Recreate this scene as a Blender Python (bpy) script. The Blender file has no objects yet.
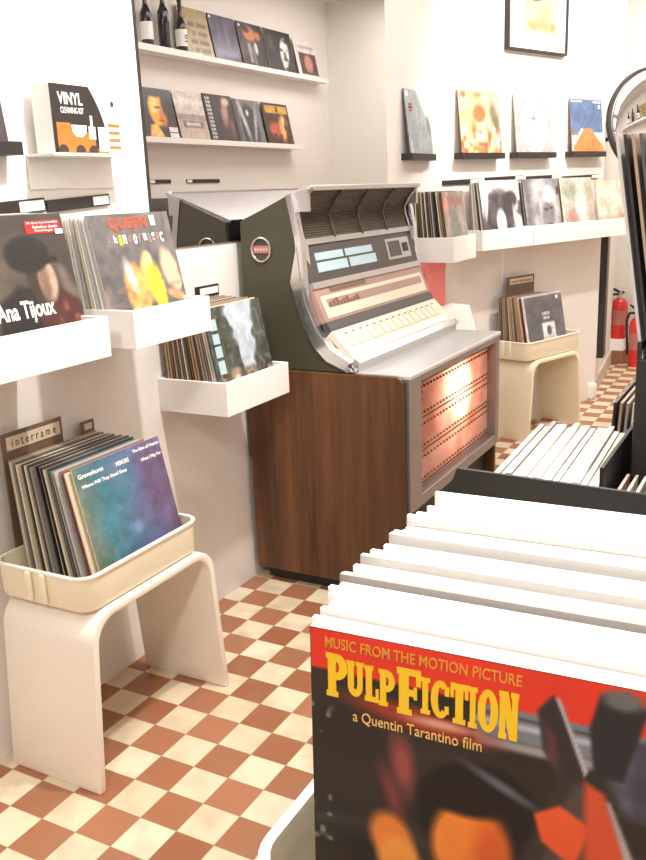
import bpy, bmesh, math, random
import numpy as np
from mathutils import Vector, Matrix
random.seed(7)
rng = np.random.default_rng(7)
scene = bpy.context.scene
col = scene.collection
R = math.radians
PI = math.pi

# ------------------------------------------------------------------ helpers
def lin(c):
    c = np.clip(np.asarray(c, float), 0, 1)
    return np.where(c <= 0.04045, c / 12.92, ((c + 0.055) / 1.055) ** 2.4)

def rgb(r, g, b):
    l = lin(np.array([r, g, b]) / 255.0)
    return (float(l[0]), float(l[1]), float(l[2]), 1.0)

def mat(name, color, rough=0.5, metal=0.0, coat=0.0, bump=0.0, bscale=40.0, var=0.0, emis=None, estr=0.0, spec=0.5):
    m = bpy.data.materials.new(name); m.use_nodes = True
    nt = m.node_tree; b = nt.nodes['Principled BSDF']
    b.inputs['Base Color'].default_value = color
    b.inputs['Roughness'].default_value = rough
    b.inputs['Metallic'].default_value = metal
    b.inputs['Coat Weight'].default_value = coat
    b.inputs['Coat Roughness'].default_value = 0.12
    b.inputs['Specular IOR Level'].default_value = spec
    if emis:
        b.inputs['Emission Color'].default_value = emis
        b.inputs['Emission Strength'].default_value = estr
    if bump or var:
        tc = nt.nodes.new('ShaderNodeTexCoord')
        n = nt.nodes.new('ShaderNodeTexNoise'); n.inputs['Scale'].default_value = bscale; n.inputs['Detail'].default_value = 6
        nt.links.new(tc.outputs['Object'], n.inputs['Vector'])
        if bump:
            bp = nt.nodes.new('ShaderNodeBump'); bp.inputs['Strength'].default_value = bump; bp.inputs['Distance'].default_value = 0.01
            nt.links.new(n.outputs['Fac'], bp.inputs['Height']); nt.links.new(bp.outputs['Normal'], b.inputs['Normal'])
        if var:
            mx = nt.nodes.new('ShaderNodeMix'); mx.data_type = 'RGBA'
            mx.inputs[6].default_value = tuple(c * (1 - var) for c in color[:3]) + (1,)
            mx.inputs[7].default_value = tuple(min(1, c * (1 + var)) for c in color[:3]) + (1,)
            nt.links.new(n.outputs['Fac'], mx.inputs[0]); nt.links.new(mx.outputs[2], b.inputs['Base Color'])
    return m

def link(name, bm, m, parent=None, smooth=False):
    me = bpy.data.meshes.new(name)
    bm.normal_update(); bm.to_mesh(me); bm.free()
    mats = m if isinstance(m, (list, tuple)) else [m]
    for x in mats: me.materials.append(x)
    if smooth:
        for p in me.polygons: p.use_smooth = True
        me.set_sharp_from_angle(angle=R(35))
    o = bpy.data.objects.new(name, me); col.objects.link(o)
    if parent is not None: o.parent = parent
    return o

def tag(o, label=None, cat=None, group=None, kind=None):
    if label: o['label'] = label
    if cat: o['category'] = cat
    if group: o['group'] = group
    if kind: o['kind'] = kind
    return o

def thing(name, label, cat, loc=(0, 0, 0), rz=0.0, group=None):
    o = bpy.data.objects.new(name, None); col.objects.link(o)
    o.location = loc; o.rotation_euler = (0, 0, rz); o.empty_display_size = 0.05
    return tag(o, label, cat, group)

def box(bm, x0, x1, y0, y1, z0, z1, bev=0.0, M=None):
    r = bmesh.ops.create_cube(bm, size=1.0)
    vs = r['verts']
    for v in vs:
        v.co = Vector(((x0 + x1) / 2 + v.co.x * (x1 - x0), (y0 + y1) / 2 + v.co.y * (y1 - y0), (z0 + z1) / 2 + v.co.z * (z1 - z0)))
    es = list({e for v in vs for e in v.link_edges})
    if bev > 0:
        rr = bmesh.ops.bevel(bm, geom=es, offset=bev, segments=2, affect='EDGES', profile=0.5)
        vs = [v for v in bm.verts if v.is_valid and (v in set(rr['verts']))] if M else vs
    if M:
        for v in set(v for v in vs if v.is_valid): v.co = M @ v.co
    return bm

def boxo(name, dims, m, parent=None, bev=0.0):
    bm = bmesh.new(); box(bm, *dims, bev=bev)
    return link(name, bm, m, parent)

def prism(bm, pts, axis, a, b):
    """extrude the closed 2-D outline pts between a and b along axis; outline lies in the two other axes, in order"""
    def P(p, t):
        if axis == 'x': return (t, p[0], p[1])
        if axis == 'y': return (p[0], t, p[1])
        return (p[0], p[1], t)
    A = [bm.verts.new(P(p, a)) for p in pts]; B = [bm.verts.new(P(p, b)) for p in pts]
    n = len(pts)
    for i in range(n):
        bm.faces.new((A[i], A[(i + 1) % n], B[(i + 1) % n], B[i]))
    bm.faces.new(A[::-1]); bm.faces.new(B)
    bmesh.ops.recalc_face_normals(bm, faces=bm.faces)
    return bm

def bevel_all(bm, off, seg=2, ang=30):
    es = [e for e in bm.edges if len(e.link_faces) == 2 and e.calc_face_angle(0) > R(ang)]
    bmesh.ops.bevel(bm, geom=es, offset=off, segments=seg, affect='EDGES', profile=0.5)
    return bm

def lathe(bm, prof, n=28, M=None):
    rings = []
    for r, z in prof:
        rings.append([bm.verts.new((r * math.cos(2 * PI * k / n), r * math.sin(2 * PI * k / n), z)) for k in range(n)])
    for a, b in zip(rings[:-1], rings[1:]):
        for k in range(n): bm.faces.new((a[k], a[(k + 1) % n], b[(k + 1) % n], b[k]))
    bm.faces.new(rings[0][::-1]); bm.faces.new(rings[-1])
    if M:
        for rg in rings:
            for v in rg: v.co = M @ v.co
    bmesh.ops.recalc_face_normals(bm, faces=bm.faces)
    return bm

def tube(bm, pts, r, n=8):
    pts = [Vector(p) for p in pts]; rings = []
    for i, p in enumerate(pts):
        d = (pts[min(i + 1, len(pts) - 1)] - pts[max(i - 1, 0)]).normalized()
        u = d.orthogonal().normalized() if i == 0 else (u - d * u.dot(d)).normalized()
        w = d.cross(u); rr = r[i] if isinstance(r, (list, tuple)) else r
        rings.append([bm.verts.new(p + (u * math.cos(2 * PI * k / n) + w * math.sin(2 * PI * k / n)) * rr) for k in range(n)])
    for a, b in zip(rings[:-1], rings[1:]):
        for k in range(n): bm.faces.new((a[k], a[(k + 1) % n], b[(k + 1) % n], b[k]))
    bm.faces.new(rings[0][::-1]); bm.faces.new(rings[-1])
    bmesh.ops.recalc_face_normals(bm, faces=bm.faces)
    return bm

def text(name, body, m, parent, x0, x1, z0, z1, y=-0.0006, bold=0.0, depth=0.0004, shear=0.0, flip=False, bigs=None):
    """writing on a surface: fitted to the box x0..x1, z0..z1 of the parent's local x-z plane, facing local -Y"""
    cu = bpy.data.curves.new(name, 'FONT'); cu.body = body; cu.size = 1.0; cu.offset = bold; cu.shear = shear
    cu.extrude = 0.01; cu.resolution_u = 3
    t = bpy.data.objects.new(name, cu); col.objects.link(t)
    dg = bpy.context.evaluated_depsgraph_get(); dg.update()
    me = bpy.data.meshes.new_from_object(t.evaluated_get(dg))
    col.objects.unlink(t); bpy.data.objects.remove(t); bpy.data.curves.remove(cu)
    n = len(me.vertices); co = np.empty(n * 3); me.vertices.foreach_get('co', co); co = co.reshape(-1, 3)
    mn, mx = co.min(0), co.max(0)
    x = (co[:, 0] - mn[0]) / (mx[0] - mn[0]); z = (co[:, 1] - mn[1]) / (mx[1] - mn[1])
    if flip: x = 1 - x
    out = np.stack([x0 + x * (x1 - x0), np.where(co[:, 2] > 0, y - depth, y + depth * 0.5), z0 + z * (z1 - z0)], -1)
    me.vertices.foreach_set('co', out.ravel()); me.update()
    me.materials.clear(); me.materials.append(m)
    o = bpy.data.objects.new(name, me); col.objects.link(o); o.parent = parent
    return o

# ------------------------------------------------------------------ cover art (procedural colour fields)
class Art:
    def __init__(s, n, base):
        u = np.linspace(0, 1, n); s.u, s.v = np.meshgrid(u, u); s.n = n
        s.c = np.empty((n, n, 3)); s.c[:] = np.array(base) / 255.0
    def put(s, mask, color, a=1.0):
        m = np.clip(mask, 0, 1)[..., None] * a
        s.c = s.c * (1 - m) + np.array(color) / 255.0 * m; return s
    def edge(s, d, soft):
        soft = max(soft * 0.7, 0.6 / s.n)
        return np.clip(0.5 - d / (2 * soft), 0, 1)
    def ell(s, cx, cy, rx, ry, color, soft=0.03, rot=0.0, a=1.0):
        c, q = math.cos(R(rot)), math.sin(R(rot)); x = s.u - cx; y = s.v - cy
        X = (c * x + q * y) / rx; Y = (-q * x + c * y) / ry
        return s.put(s.edge((np.sqrt(X * X + Y * Y) - 1) * min(rx, ry), soft), color, a)
    def rect(s, u0, u1, v0, v1, color, soft=0.006, a=1.0):
        d = np.maximum(np.maximum(u0 - s.u, s.u - u1), np.maximum(v0 - s.v, s.v - v1))
        return s.put(s.edge(d, soft), color, a)
    def poly(s, pts, color, soft=0.008, a=1.0):
        """convex polygon, counter-clockwise"""
        d = np.full_like(s.u, -9.0)
        for i in range(len(pts)):
            x0, y0 = pts[i]; x1, y1 = pts[(i + 1) % len(pts)]; L = math.hypot(x1 - x0, y1 - y0)
            d = np.maximum(d, ((s.u - x0) * (y1 - y0) - (s.v - y0) * (x1 - x0)) / L)
        return s.put(s.edge(d, soft), color, a)
    def noise(s, k, seed=0):
        g = np.random.default_rng(seed).random((k + 2, k + 2)); x = np.clip(s.u, 0, 1) * k; y = np.clip(s.v, 0, 1) * k
        i = np.minimum(x.astype(int), k); j = np.minimum(y.astype(int), k); fx = x - i; fy = y - j
        fx = fx * fx * (3 - 2 * fx); fy = fy * fy * (3 - 2 * fy)
        return (g[j, i] * (1 - fx) + g[j, i + 1] * fx) * (1 - fy) + (g[j + 1, i] * (1 - fx) + g[j + 1, i + 1] * fx) * fy
    def mottle(s, k, color, seed=0, lo=0.45, hi=0.8, a=1.0, region=None):
        m = np.clip((s.noise(k, seed) - lo) / (hi - lo), 0, 1)
        if region is not None: m = m * region
        return s.put(m, color, a)
    def grad(s, t, color): return s.put(t, color)

PRINT = bpy.data.materials.new('printed_card'); PRINT.use_nodes = True
_nt = PRINT.node_tree; _b = _nt.nodes['Principled BSDF']
_a = _nt.nodes.new('ShaderNodeAttribute'); _a.attribute_name = 'art'
_nt.links.new(_a.outputs['Color'], _b.inputs['Base Color'])
_b.inputs['Roughness'].default_value = 0.42; _b.inputs['Coat Weight'].default_value = 0.3; _b.inputs['Coat Roughness'].default_value = 0.15

def sleeve_mesh(name, art, w=0.315, h=0.315, t=0.0045, edge=(235, 228, 215)):
    """a record sleeve: front face (towards -Y) printed with the art, thin card edges, origin at the bottom centre of the front"""
    n = art.n; u = np.linspace(0, 1, n)
    if n > 12:                                  # printed-photograph grain
        sd = n * 7 + len(bpy.data.meshes)
        k_ = 0.25 if n > 150 else 1.0
        g_ = 1 + k_ * (0.16 * (art.noise(9, sd) - 0.5) + 0.15 * (art.noise(23, sd + 1) - 0.5) + 0.06 * (art.noise(n // 2, sd + 2) - 0.5))
        art.c = np.clip(art.c * g_[..., None], 0, 1)
    X, Z = np.meshgrid((u - 0.5) * w, u * h)
    front = np.stack([X.ravel(), np.zeros(n * n), Z.ravel()], -1)
    b = 0.0
    rim = np.array([[-w / 2, 0, 0], [w / 2, 0, 0], [w / 2, 0, h], [-w / 2, 0, h]])
    back = rim + [0, t, 0]
    co = np.concatenate([front, rim, back])
    idx = np.arange(n * n).reshape(n, n)
    f = np.stack([idx[:-1, :-1], idx[:-1, 1:], idx[1:, 1:], idx[1:, :-1]], -1).reshape(-1, 4)
    r0 = n * n; k0 = r0 + 4
    side = [[r0, k0, k0 + 1, r0 + 1], [r0 + 1, k0 + 1, k0 + 2, r0 + 2], [r0 + 2, k0 + 2, k0 + 3, r0 + 3], [r0 + 3, k0 + 3, k0, r0], [k0, k0 + 3, k0 + 2, k0 + 1]]
    faces = f.tolist() + side
    me = bpy.data.meshes.new(name); me.from_pydata(co.tolist(), [], faces); me.update()
    at = me.color_attributes.new('art', 'FLOAT_COLOR', 'POINT')
    c = np.ones((len(co), 4)); c[:n * n, :3] = lin(art.c.reshape(-1, 3)); c[n * n:, :3] = lin(np.array(edge) / 255.0)
    at.data.foreach_set('color', c.ravel().astype(np.float32))
    me.materials.append(PRINT)
    return me

def place(o, loc, rz, lean=0.0, roll=0.0):
    o.location = loc; o.rotation_euler = (-lean, roll, rz); return o

def cover(loc, rz, lean, art, label, size=0.315, t=0.0045, edge=(235, 228, 215), group=None, cat='record', name='vinyl_record', h=None):
    o = bpy.data.objects.new(name, sleeve_mesh(name, art, size, h or size, t, edge)); col.objects.link(o)
    place(o, loc, rz, lean); return tag(o, label, cat, group)

# plain sleeves of a stack share mesh data per edge colour
EDGES = {'white': (244, 241, 235), 'cream': (226, 213, 186), 'grey': (150, 145, 140), 'dark grey': (84, 80, 78), 'black': (38, 36, 36), 'brown': (112, 86, 70),
         'tan': (168, 144, 120), 'red': (150, 62, 48), 'teal': (52, 78, 84), 'pale grey': (196, 192, 188), 'olive': (112, 104, 70), 'mauve': (140, 112, 112),
         'pink': (214, 160, 150), 'ochre': (172, 144, 100)}
_plain = {}
def plain_mesh(cn, t):
    k = (cn, t)
    if k not in _plain:
        c = EDGES[cn]; a = Art(6, c); d = tuple(max(0, x - 40) for x in c)
        a.rect(0.1, 0.9, 0.1, 0.9, d, 0.1, 0.5)
        _plain[k] = sleeve_mesh('vinyl_record', a, 0.315, 0.315, t, c)
    return _plain[k]
ORD = ['first', 'second', 'third', 'fourth', 'fifth', 'sixth', 'seventh', 'eighth', 'ninth', 'tenth', 'eleventh', 'twelfth', 'thirteenth', 'fourteenth', 'fifteenth',
       'sixteenth', 'seventeenth', 'eighteenth', 'nineteenth', 'twentieth', 'twenty-first', 'twenty-second', 'twenty-third', 'twenty-fourth', 'twenty-fifth', 'twenty-sixth', 'twenty-seventh',
       'twenty-eighth', 'twenty-ninth', 'thirtieth', 'thirty-first', 'thirty-second', 'thirty-third', 'thirty-fourth', 'thirty-fifth', 'thirty-sixth', 'thirty-seventh', 'thirty-eighth',
       'thirty-ninth', 'fortieth', 'forty-first', 'forty-second', 'forty-third', 'forty-fourth']
def plain(cn, t, loc, rz, lean, label, group, scale=1.0, roll=0.0):
    o = bpy.data.objects.new('vinyl_record', plain_mesh(cn, t)); col.objects.link(o)
    place(o, loc, rz, lean, roll); o.scale = (scale, 1, scale)
    return tag(o, label, 'record', group)

# ------------------------------------------------------------------ materials
M = {}
M['wall'] = mat('white_painted_plaster', rgb(236, 230, 224), 0.75, bump=0.12, bscale=18, var=0.02)
M['ceil'] = mat('ceiling_paint', rgb(240, 238, 235), 0.85)
M['tray_white'] = mat('white_lacquered_board', rgb(244, 240, 236), 0.45)
M['stand'] = mat('cream_moulded_plastic', rgb(245, 237, 224), 0.38, coat=0.15, bump=0.02, bscale=300, var=0.03)
M['tray'] = mat('ivory_plastic', rgb(243, 232, 204), 0.35, coat=0.2)
M['tray_rim'] = mat('ivory_plastic_rim', rgb(248, 242, 226), 0.3, coat=0.2)
M['black'] = mat('black_board', rgb(38, 36, 35), 0.55, var=0.15, bscale=30)
M['strip'] = mat('dark_label_holder', rgb(46, 40, 38), 0.4)
M['paper'] = mat('white_card', rgb(245, 243, 238), 0.6)
M['beige'] = mat('beige_card', rgb(222, 200, 174), 0.6)
M['brownframe'] = mat('brown_label_frame', rgb(112, 92, 76), 0.5)
M['chrome'] = mat('brushed_chrome', rgb(216, 215, 217), 0.17, metal=1.0, bump=0.03, bscale=60)
M['alu'] = mat('satin_aluminium', rgb(198, 194, 193), 0.36, metal=0.9)
M['frame_alu'] = mat('dull_aluminium', rgb(158, 154, 154), 0.4, metal=0.85)
M['deck'] = mat('pale_polished_deck', rgb(222, 226, 230), 0.25, metal=0.55)
M['mirror'] = mat('mirror_silvering', rgb(208, 205, 204), 0.0, metal=1.0)
M['green'] = mat('dark_olive_vinyl_skin', rgb(66, 62, 46), 0.5, bump=0.15, bscale=260, var=0.2)
M['grille_cloth'] = mat('dark_brown_louvre', rgb(78, 68, 56), 0.5)
M['panel'] = mat('charcoal_panel', rgb(72, 66, 64), 0.4)
M['cream'] = mat('cream_button_panel', rgb(228, 208, 186), 0.4)
M['rose'] = mat('rose_tan_strip', rgb(164, 132, 120), 0.4)
M['tanstrip'] = mat('tan_print', rgb(118, 84, 64), 0.5)
M['bluewin'] = mat('pale_blue_lit_window', rgb(170, 194, 200), 0.35, emis=rgb(170, 200, 210), estr=0.12)
M['whitetxt'] = mat('white_print', rgb(250, 250, 248), 0.5)
M['yellowtxt'] = mat('yellow_print', rgb(244, 196, 40), 0.5)
M['gold'] = mat('gold_print', rgb(226, 150, 60), 0.5)
M['script'] = mat('yellow_script_print', rgb(240, 190, 110), 0.5)
M['redtxt'] = mat('red_print', rgb(200, 84, 50), 0.5)
M['redlabel'] = mat('red_sticker', rgb(176, 44, 40), 0.5)
M['darktxt'] = mat('dark_print', rgb(60, 52, 46), 0.6)
M['orange'] = mat('orange_print', rgb(236, 118, 48), 0.5)
M['ext'] = mat('red_enamel', rgb(206, 44, 34), 0.3, coat=0.4)
M['rubber'] = mat('black_rubber', rgb(28, 27, 27), 0.6)
M['card'] = mat('brown_cardboard', rgb(150, 104, 78), 0.7)
M['glassbottle'] = mat('dark_bottle_glass', rgb(34, 26, 28), 0.08, coat=0.5)
M['acrylic'] = mat('pale_acrylic', rgb(238, 234, 230), 0.25)
M['pinkband'] = mat('dusty_pink_enamel', rgb(178, 112, 104), 0.4)
M['base'] = mat('skirting_paint', rgb(206, 188, 176), 0.6, var=0.1, bscale=12)
M['door'] = mat('pale_green_white_paint', rgb(234, 233, 226), 0.5)

# wood with a vertical grain
def wood(name, dark, light, rough):
    m = bpy.data.materials.new(name); m.use_nodes = True; nt = m.node_tree; b = nt.nodes['Principled BSDF']
    tc = nt.nodes.new('ShaderNodeTexCoord'); mp = nt.nodes.new('ShaderNodeMapping'); mp.inputs['Scale'].default_value = (34, 34, 1.6)
    n1 = nt.nodes.new('ShaderNodeTexNoise'); n1.inputs['Scale'].default_value = 1.0; n1.inputs['Detail'].default_value = 9; n1.inputs['Roughness'].default_value = 0.62
    n1.inputs['Distortion'].default_value = 0.6
    mp2 = nt.nodes.new('ShaderNodeMapping'); mp2.inputs['Scale'].default_value = (6, 6, 0.5)
    n2 = nt.nodes.new('ShaderNodeTexNoise'); n2.inputs['Scale'].default_value = 1.3; n2.inputs['Detail'].default_value = 3
    ad = nt.nodes.new('ShaderNodeMath'); ad.operation = 'MULTIPLY_ADD'; ad.inputs[1].default_value = 0.55
    rp = nt.nodes.new('ShaderNodeValToRGB'); rp.color_ramp.elements[0].position = 0.34; rp.color_ramp.elements[0].color = dark
    rp.color_ramp.elements[1].position = 0.92; rp.color_ramp.elements[1].color = light
    sc = nt.nodes.new('ShaderNodeMath'); sc.operation = 'MULTIPLY'; sc.inputs[1].default_value = 0.5
    L = nt.links.new
    L(tc.outputs['Object'], mp.inputs['Vector']); L(mp.outputs['Vector'], n1.inputs['Vector'])
    L(tc.outputs['Object'], mp2.inputs['Vector']); L(mp2.outputs['Vector'], n2.inputs['Vector'])
    L(n2.outputs['Fac'], sc.inputs[0]); L(n1.outputs['Fac'], ad.inputs[0]); L(sc.outputs[0], ad.inputs[2])
    L(ad.outputs[0], rp.inputs['Fac']); L(rp.outputs['Color'], b.inputs['Base Color'])
    b.inputs['Roughness'].default_value = rough
    return m
M['wood'] = wood('walnut_veneer', rgb(50, 29, 16), rgb(138, 92, 58), 0.38)

# checkered cement tiles, 10 cm
T = 0.1016
def floor_mat():
    m = bpy.data.materials.new('checkered_cement_tiles'); m.use_nodes = True; nt = m.node_tree; b = nt.nodes['Principled BSDF']; L = nt.links.new
    def math_(op, a, bb=None, c=None):
        n = nt.nodes.new('ShaderNodeMath'); n.operation = op
        for i, x in enumerate((a, bb, c)):
            if x is None: continue
            if isinstance(x, (int, float)): n.inputs[i].default_value = x
            else: L(x, n.inputs[i])
        return n.outputs[0]
    geo = nt.nodes.new('ShaderNodeNewGeometry'); sx = nt.nodes.new('ShaderNodeSeparateXYZ'); L(geo.outputs['Position'], sx.inputs[0])
    fx = math_('DIVIDE', sx.outputs[0], T); fy = math_('DIVIDE', sx.outputs[1], T)
    ix = math_('FLOOR', fx); iy = math_('FLOOR', fy)
    par = math_('FLOORED_MODULO', math_('ADD', ix, iy), 2.0)          # 0 = terracotta, 1 = cream
    cx = nt.nodes.new('ShaderNodeCombineXYZ'); L(ix, cx.inputs[0]); L(iy, cx.inputs[1])
    wn = nt.nodes.new('ShaderNodeTexWhiteNoise'); wn.noise_dimensions = '2D'; L(cx.outputs[0], wn.inputs['Vector'])
    def mixc(f, A, B):
        n = nt.nodes.new('ShaderNodeMix'); n.data_type = 'RGBA'
        if isinstance(f, (int, float)): n.inputs[0].default_value = f
        else: L(f, n.inputs[0])
        for i, x in ((6, A), (7, B)):
            if isinstance(x, tuple): n.inputs[i].default_value = x
            else: L(x, n.inputs[i])
        return n.outputs[2]
    terra = mixc(wn.outputs['Value'], rgb(150, 94, 64), rgb(172, 116, 84))
    cream = mixc(wn.outputs['Value'], rgb(216, 198, 166), rgb(232, 216, 188))
    n = nt.nodes.new('ShaderNodeTexNoise'); n.inputs['Scale'].default_value = 9; n.inputs['Detail'].default_value = 8; L(geo.outputs['Position'], n.inputs['Vector'])
    base = mixc(par, terra, cream)
    st = nt.nodes.new('ShaderNodeMapRange'); st.inputs[1].default_value = 0.45; st.inputs[2].default_value = 0.75; L(n.outputs['Fac'], st.inputs[0])
    base = mixc(math_('MULTIPLY', st.outputs[0], 0.45), base, rgb(150, 122, 96))
    ex = math_('ABSOLUTE', math_('SUBTRACT', math_('FRACT', fx), 0.5)); ey = math_('ABSOLUTE', math_('SUBTRACT', math_('FRACT', fy), 0.5))
    g = math_('GREATER_THAN', math_('MAXIMUM', ex, ey), 0.488)
    base = mixc(math_('MULTIPLY', g, 0.55), base, rgb(150, 116, 88))
    L(base, b.inputs['Base Color']); b.inputs['Roughness'].default_value = 0.42
    bp = nt.nodes.new('ShaderNodeBump'); bp.inputs['Strength'].default_value = 0.25; bp.inputs['Distance'].default_value = 0.002; bp.invert = True
    L(math_('ADD', g, math_('MULTIPLY', n.outputs['Fac'], 0.6)), bp.inputs['Height']); L(bp.outputs['Normal'], b.inputs['Normal'])
    return m
M['floor'] = floor_mat()

# ------------------------------------------------------------------ the room
W = -0.371                       # face of the left wall
XO = 1.718                       # face of the opposite wall (seen in the mirror)
A19 = R(19)
CB = Vector((W, 2.975, 0))       # where the wall turns
TV = Vector((math.sin(A19), math.cos(A19), 0)); NV = Vector((math.cos(A19), -math.sin(A19), 0))
RZW = PI / 2                     # things on the left wall face +X
RZR = PI / 2 - A19               # things on the turned wall
def rp(s, off, z=0.0): return CB + TV * s + NV * off + Vector((0, 0, z))
H = 2.9
def struct(name, bm, m): return tag(link(name, bm, m), kind='structure')

bm = bmesh.new(); box(bm, W - 0.6, XO + 0.2, -3.2, 9.2, -0.08, 0); struct('floor', bm, M['floor'])
bm = bmesh.new(); box(bm, W - 0.6, XO + 0.2, -3.2, 9.2, H, H + 0.08); struct('ceiling', bm, M['ceil'])
bm = bmesh.new(); box(bm, W - 0.15, W, -3.0, 2.975, 0, H); struct('wall_left', bm, M['wall'])
SE = 1.68
p0, p1 = rp(0, 0), rp(SE, 0); q0, q1 = rp(0, -0.15), rp(SE, -0.15)
bm = bmesh.new(); prism(bm, [(p0.x, p0.y), (p1.x, p1.y), (q1.x, q1.y), (q0.x - 0.02, q0.y)], 'z', 0, H); struct('wall_side', bm, M['wall'])
# corridor beyond the end of the turned wall
cA = Vector((p1.x - 0.02, p1.y + 0.02, 0)); cB = Vector((0.015, 5.98, 0))
bm = bmesh.new(); prism(bm, [(cA.x, cA.y), (cB.x, cB.y), (cB.x - 0.15, cB.y), (q1.x, q1.y + 0.01)], 'z', 0, H); struct('wall_corridor', bm, M['wall'])
bm = bmesh.new(); box(bm, -0.14, XO, 5.98, 6.1, 0, H); struct('wall_back', bm, M['door'])
bm = bmesh.new(); box(bm, XO, XO + 0.15, -3.0, 6.1, 0, H); struct('wall_right', bm, M['wall'])
bm = bmesh.new(); box(bm, W - 0.15, XO + 0.15, -3.1, -3.0, 0, H); struct('wall_front', bm, M['wall'])
# rounded foot of the wall end, skirting in the corridor
bm = bmesh.new(); box(bm, -0.045, 0.03, -0.03, 0.05, 0, 0.11, bev=0.02)
o = struct('trim_foot', bm, M['wall']); o.location = rp(SE - 0.06, 0.0); o.rotation_euler = (0, 0, RZR - PI / 2)
bm = bmesh.new(); d = (cB - cA).normalized(); nn = Vector((d.y, -d.x, 0))
a0 = cA + d * 0.05; b0 = cB - d * 0.03
prism(bm, [((a0).x, (a0).y), ((b0).x, (b0).y), ((b0 + nn * 0.015).x, (b0 + nn * 0.015).y), ((a0 + nn * 0.015).x, (a0 + nn * 0.015).y)], 'z', 0.0, 0.1); struct('baseboard_corridor', bm, M['base'])
bm = bmesh.new(); box(bm, 0.04, XO, 5.965, 5.98, 0, 0.1); struct('baseboard_back', bm, M['base'])
# dark upright frame at the start of the corridor
bm = bmesh.new(); j = cA + d * 0.10; j2 = cA + d * 0.24
prism(bm, [(j.x, j.y), (j2.x, j2.y), ((j2 + nn * 0.05).x, (j2 + nn * 0.05).y), ((j + nn * 0.05).x, (j + nn * 0.05).y)], 'z', 0.24, 1.035); struct('trim_frame', bm, M['strip'])

# mirror on the left wall, behind the jukebox
wm = thing('wall_mirror', 'large frameless mirror on the white wall behind the jukebox', 'mirror', (W, 0.90, 1.208))
boxo('mirror_glass', (0.0005, 0.0055, 0.004, 1.665, 0.004, 1.35), M['mirror'], wm)
bm = bmesh.new(); box(bm, 0.0005, 0.007, -0.002, 0.004, 0.0, 1.35); link('edge_strip', bm, M['strip'], wm)

# ------------------------------------------------------------------ builders
def stand(label, loc, rz, m, L=0.53, D=0.29, Ht=0.442):
    """moulded arch stool: origin bottom centre of the front edge, length along X, depth +Y"""
    t = 0.02; n = 9; s = 0.03; r = 0.075
    def side(h, inset, rr):
        out = [(-L / 2 + inset, 0.0)]
        xl = -L / 2 + s + inset
        for k in range(n + 1):
            a = PI - (PI / 2) * k / n; out.append((xl + rr + rr * math.cos(a), h - rr + rr * math.sin(a)))
        for k in range(n + 1):
            a = PI / 2 - (PI / 2) * k / n; out.append((-(xl + rr) + rr * math.cos(a), h - rr + rr * math.sin(a)))
        out.append((L / 2 - inset, 0.0)); return out
    o_ = side(Ht, 0, r); i_ = side(Ht - t, t, r - t * 0.6)
    bm = bmesh.new()
    F = [[bm.verts.new((p[0], y, p[1])) for p in ps] for ps in (o_, i_) for y in (0.0, D)]
    of, ob, inf, inb = F; k = len(o_)
    for i in range(k - 1):
        bm.faces.new((of[i], of[i + 1], ob[i + 1], ob[i])); bm.faces.new((inf[i + 1], inf[i], inb[i], inb[i + 1]))
        bm.faces.new((of[i + 1], of[i], inf[i], inf[i + 1])); bm.faces.new((ob[i], ob[i + 1], inb[i + 1], inb[i]))
    for e in (0, k - 1): bm.faces.new((of[e], ob[e], inb[e], inf[e]))
    bmesh.ops.recalc_face_normals(bm, faces=bm.faces)
    bevel_all(bm, 0.004, 2, 40)
    o = link('moulded_stand', bm, m, None, True); o.location = loc; o.rotation_euler = (0, 0, rz)
    return tag(o, label, 'stool')

def rrect(w, d, r, n=7):
    pts = []
    for cx, cy, a0 in ((w / 2 - r, r - d / 2, -90), (w / 2 - r, d / 2 - r, 0), (r - w / 2, d / 2 - r, 90), (r - w / 2, r - d / 2, 180)):
        for k in range(n + 1):
            a = R(a0 + 90 * k / n); pts.append((cx + r * math.cos(a), cy + r * math.sin(a)))
    return pts

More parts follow.
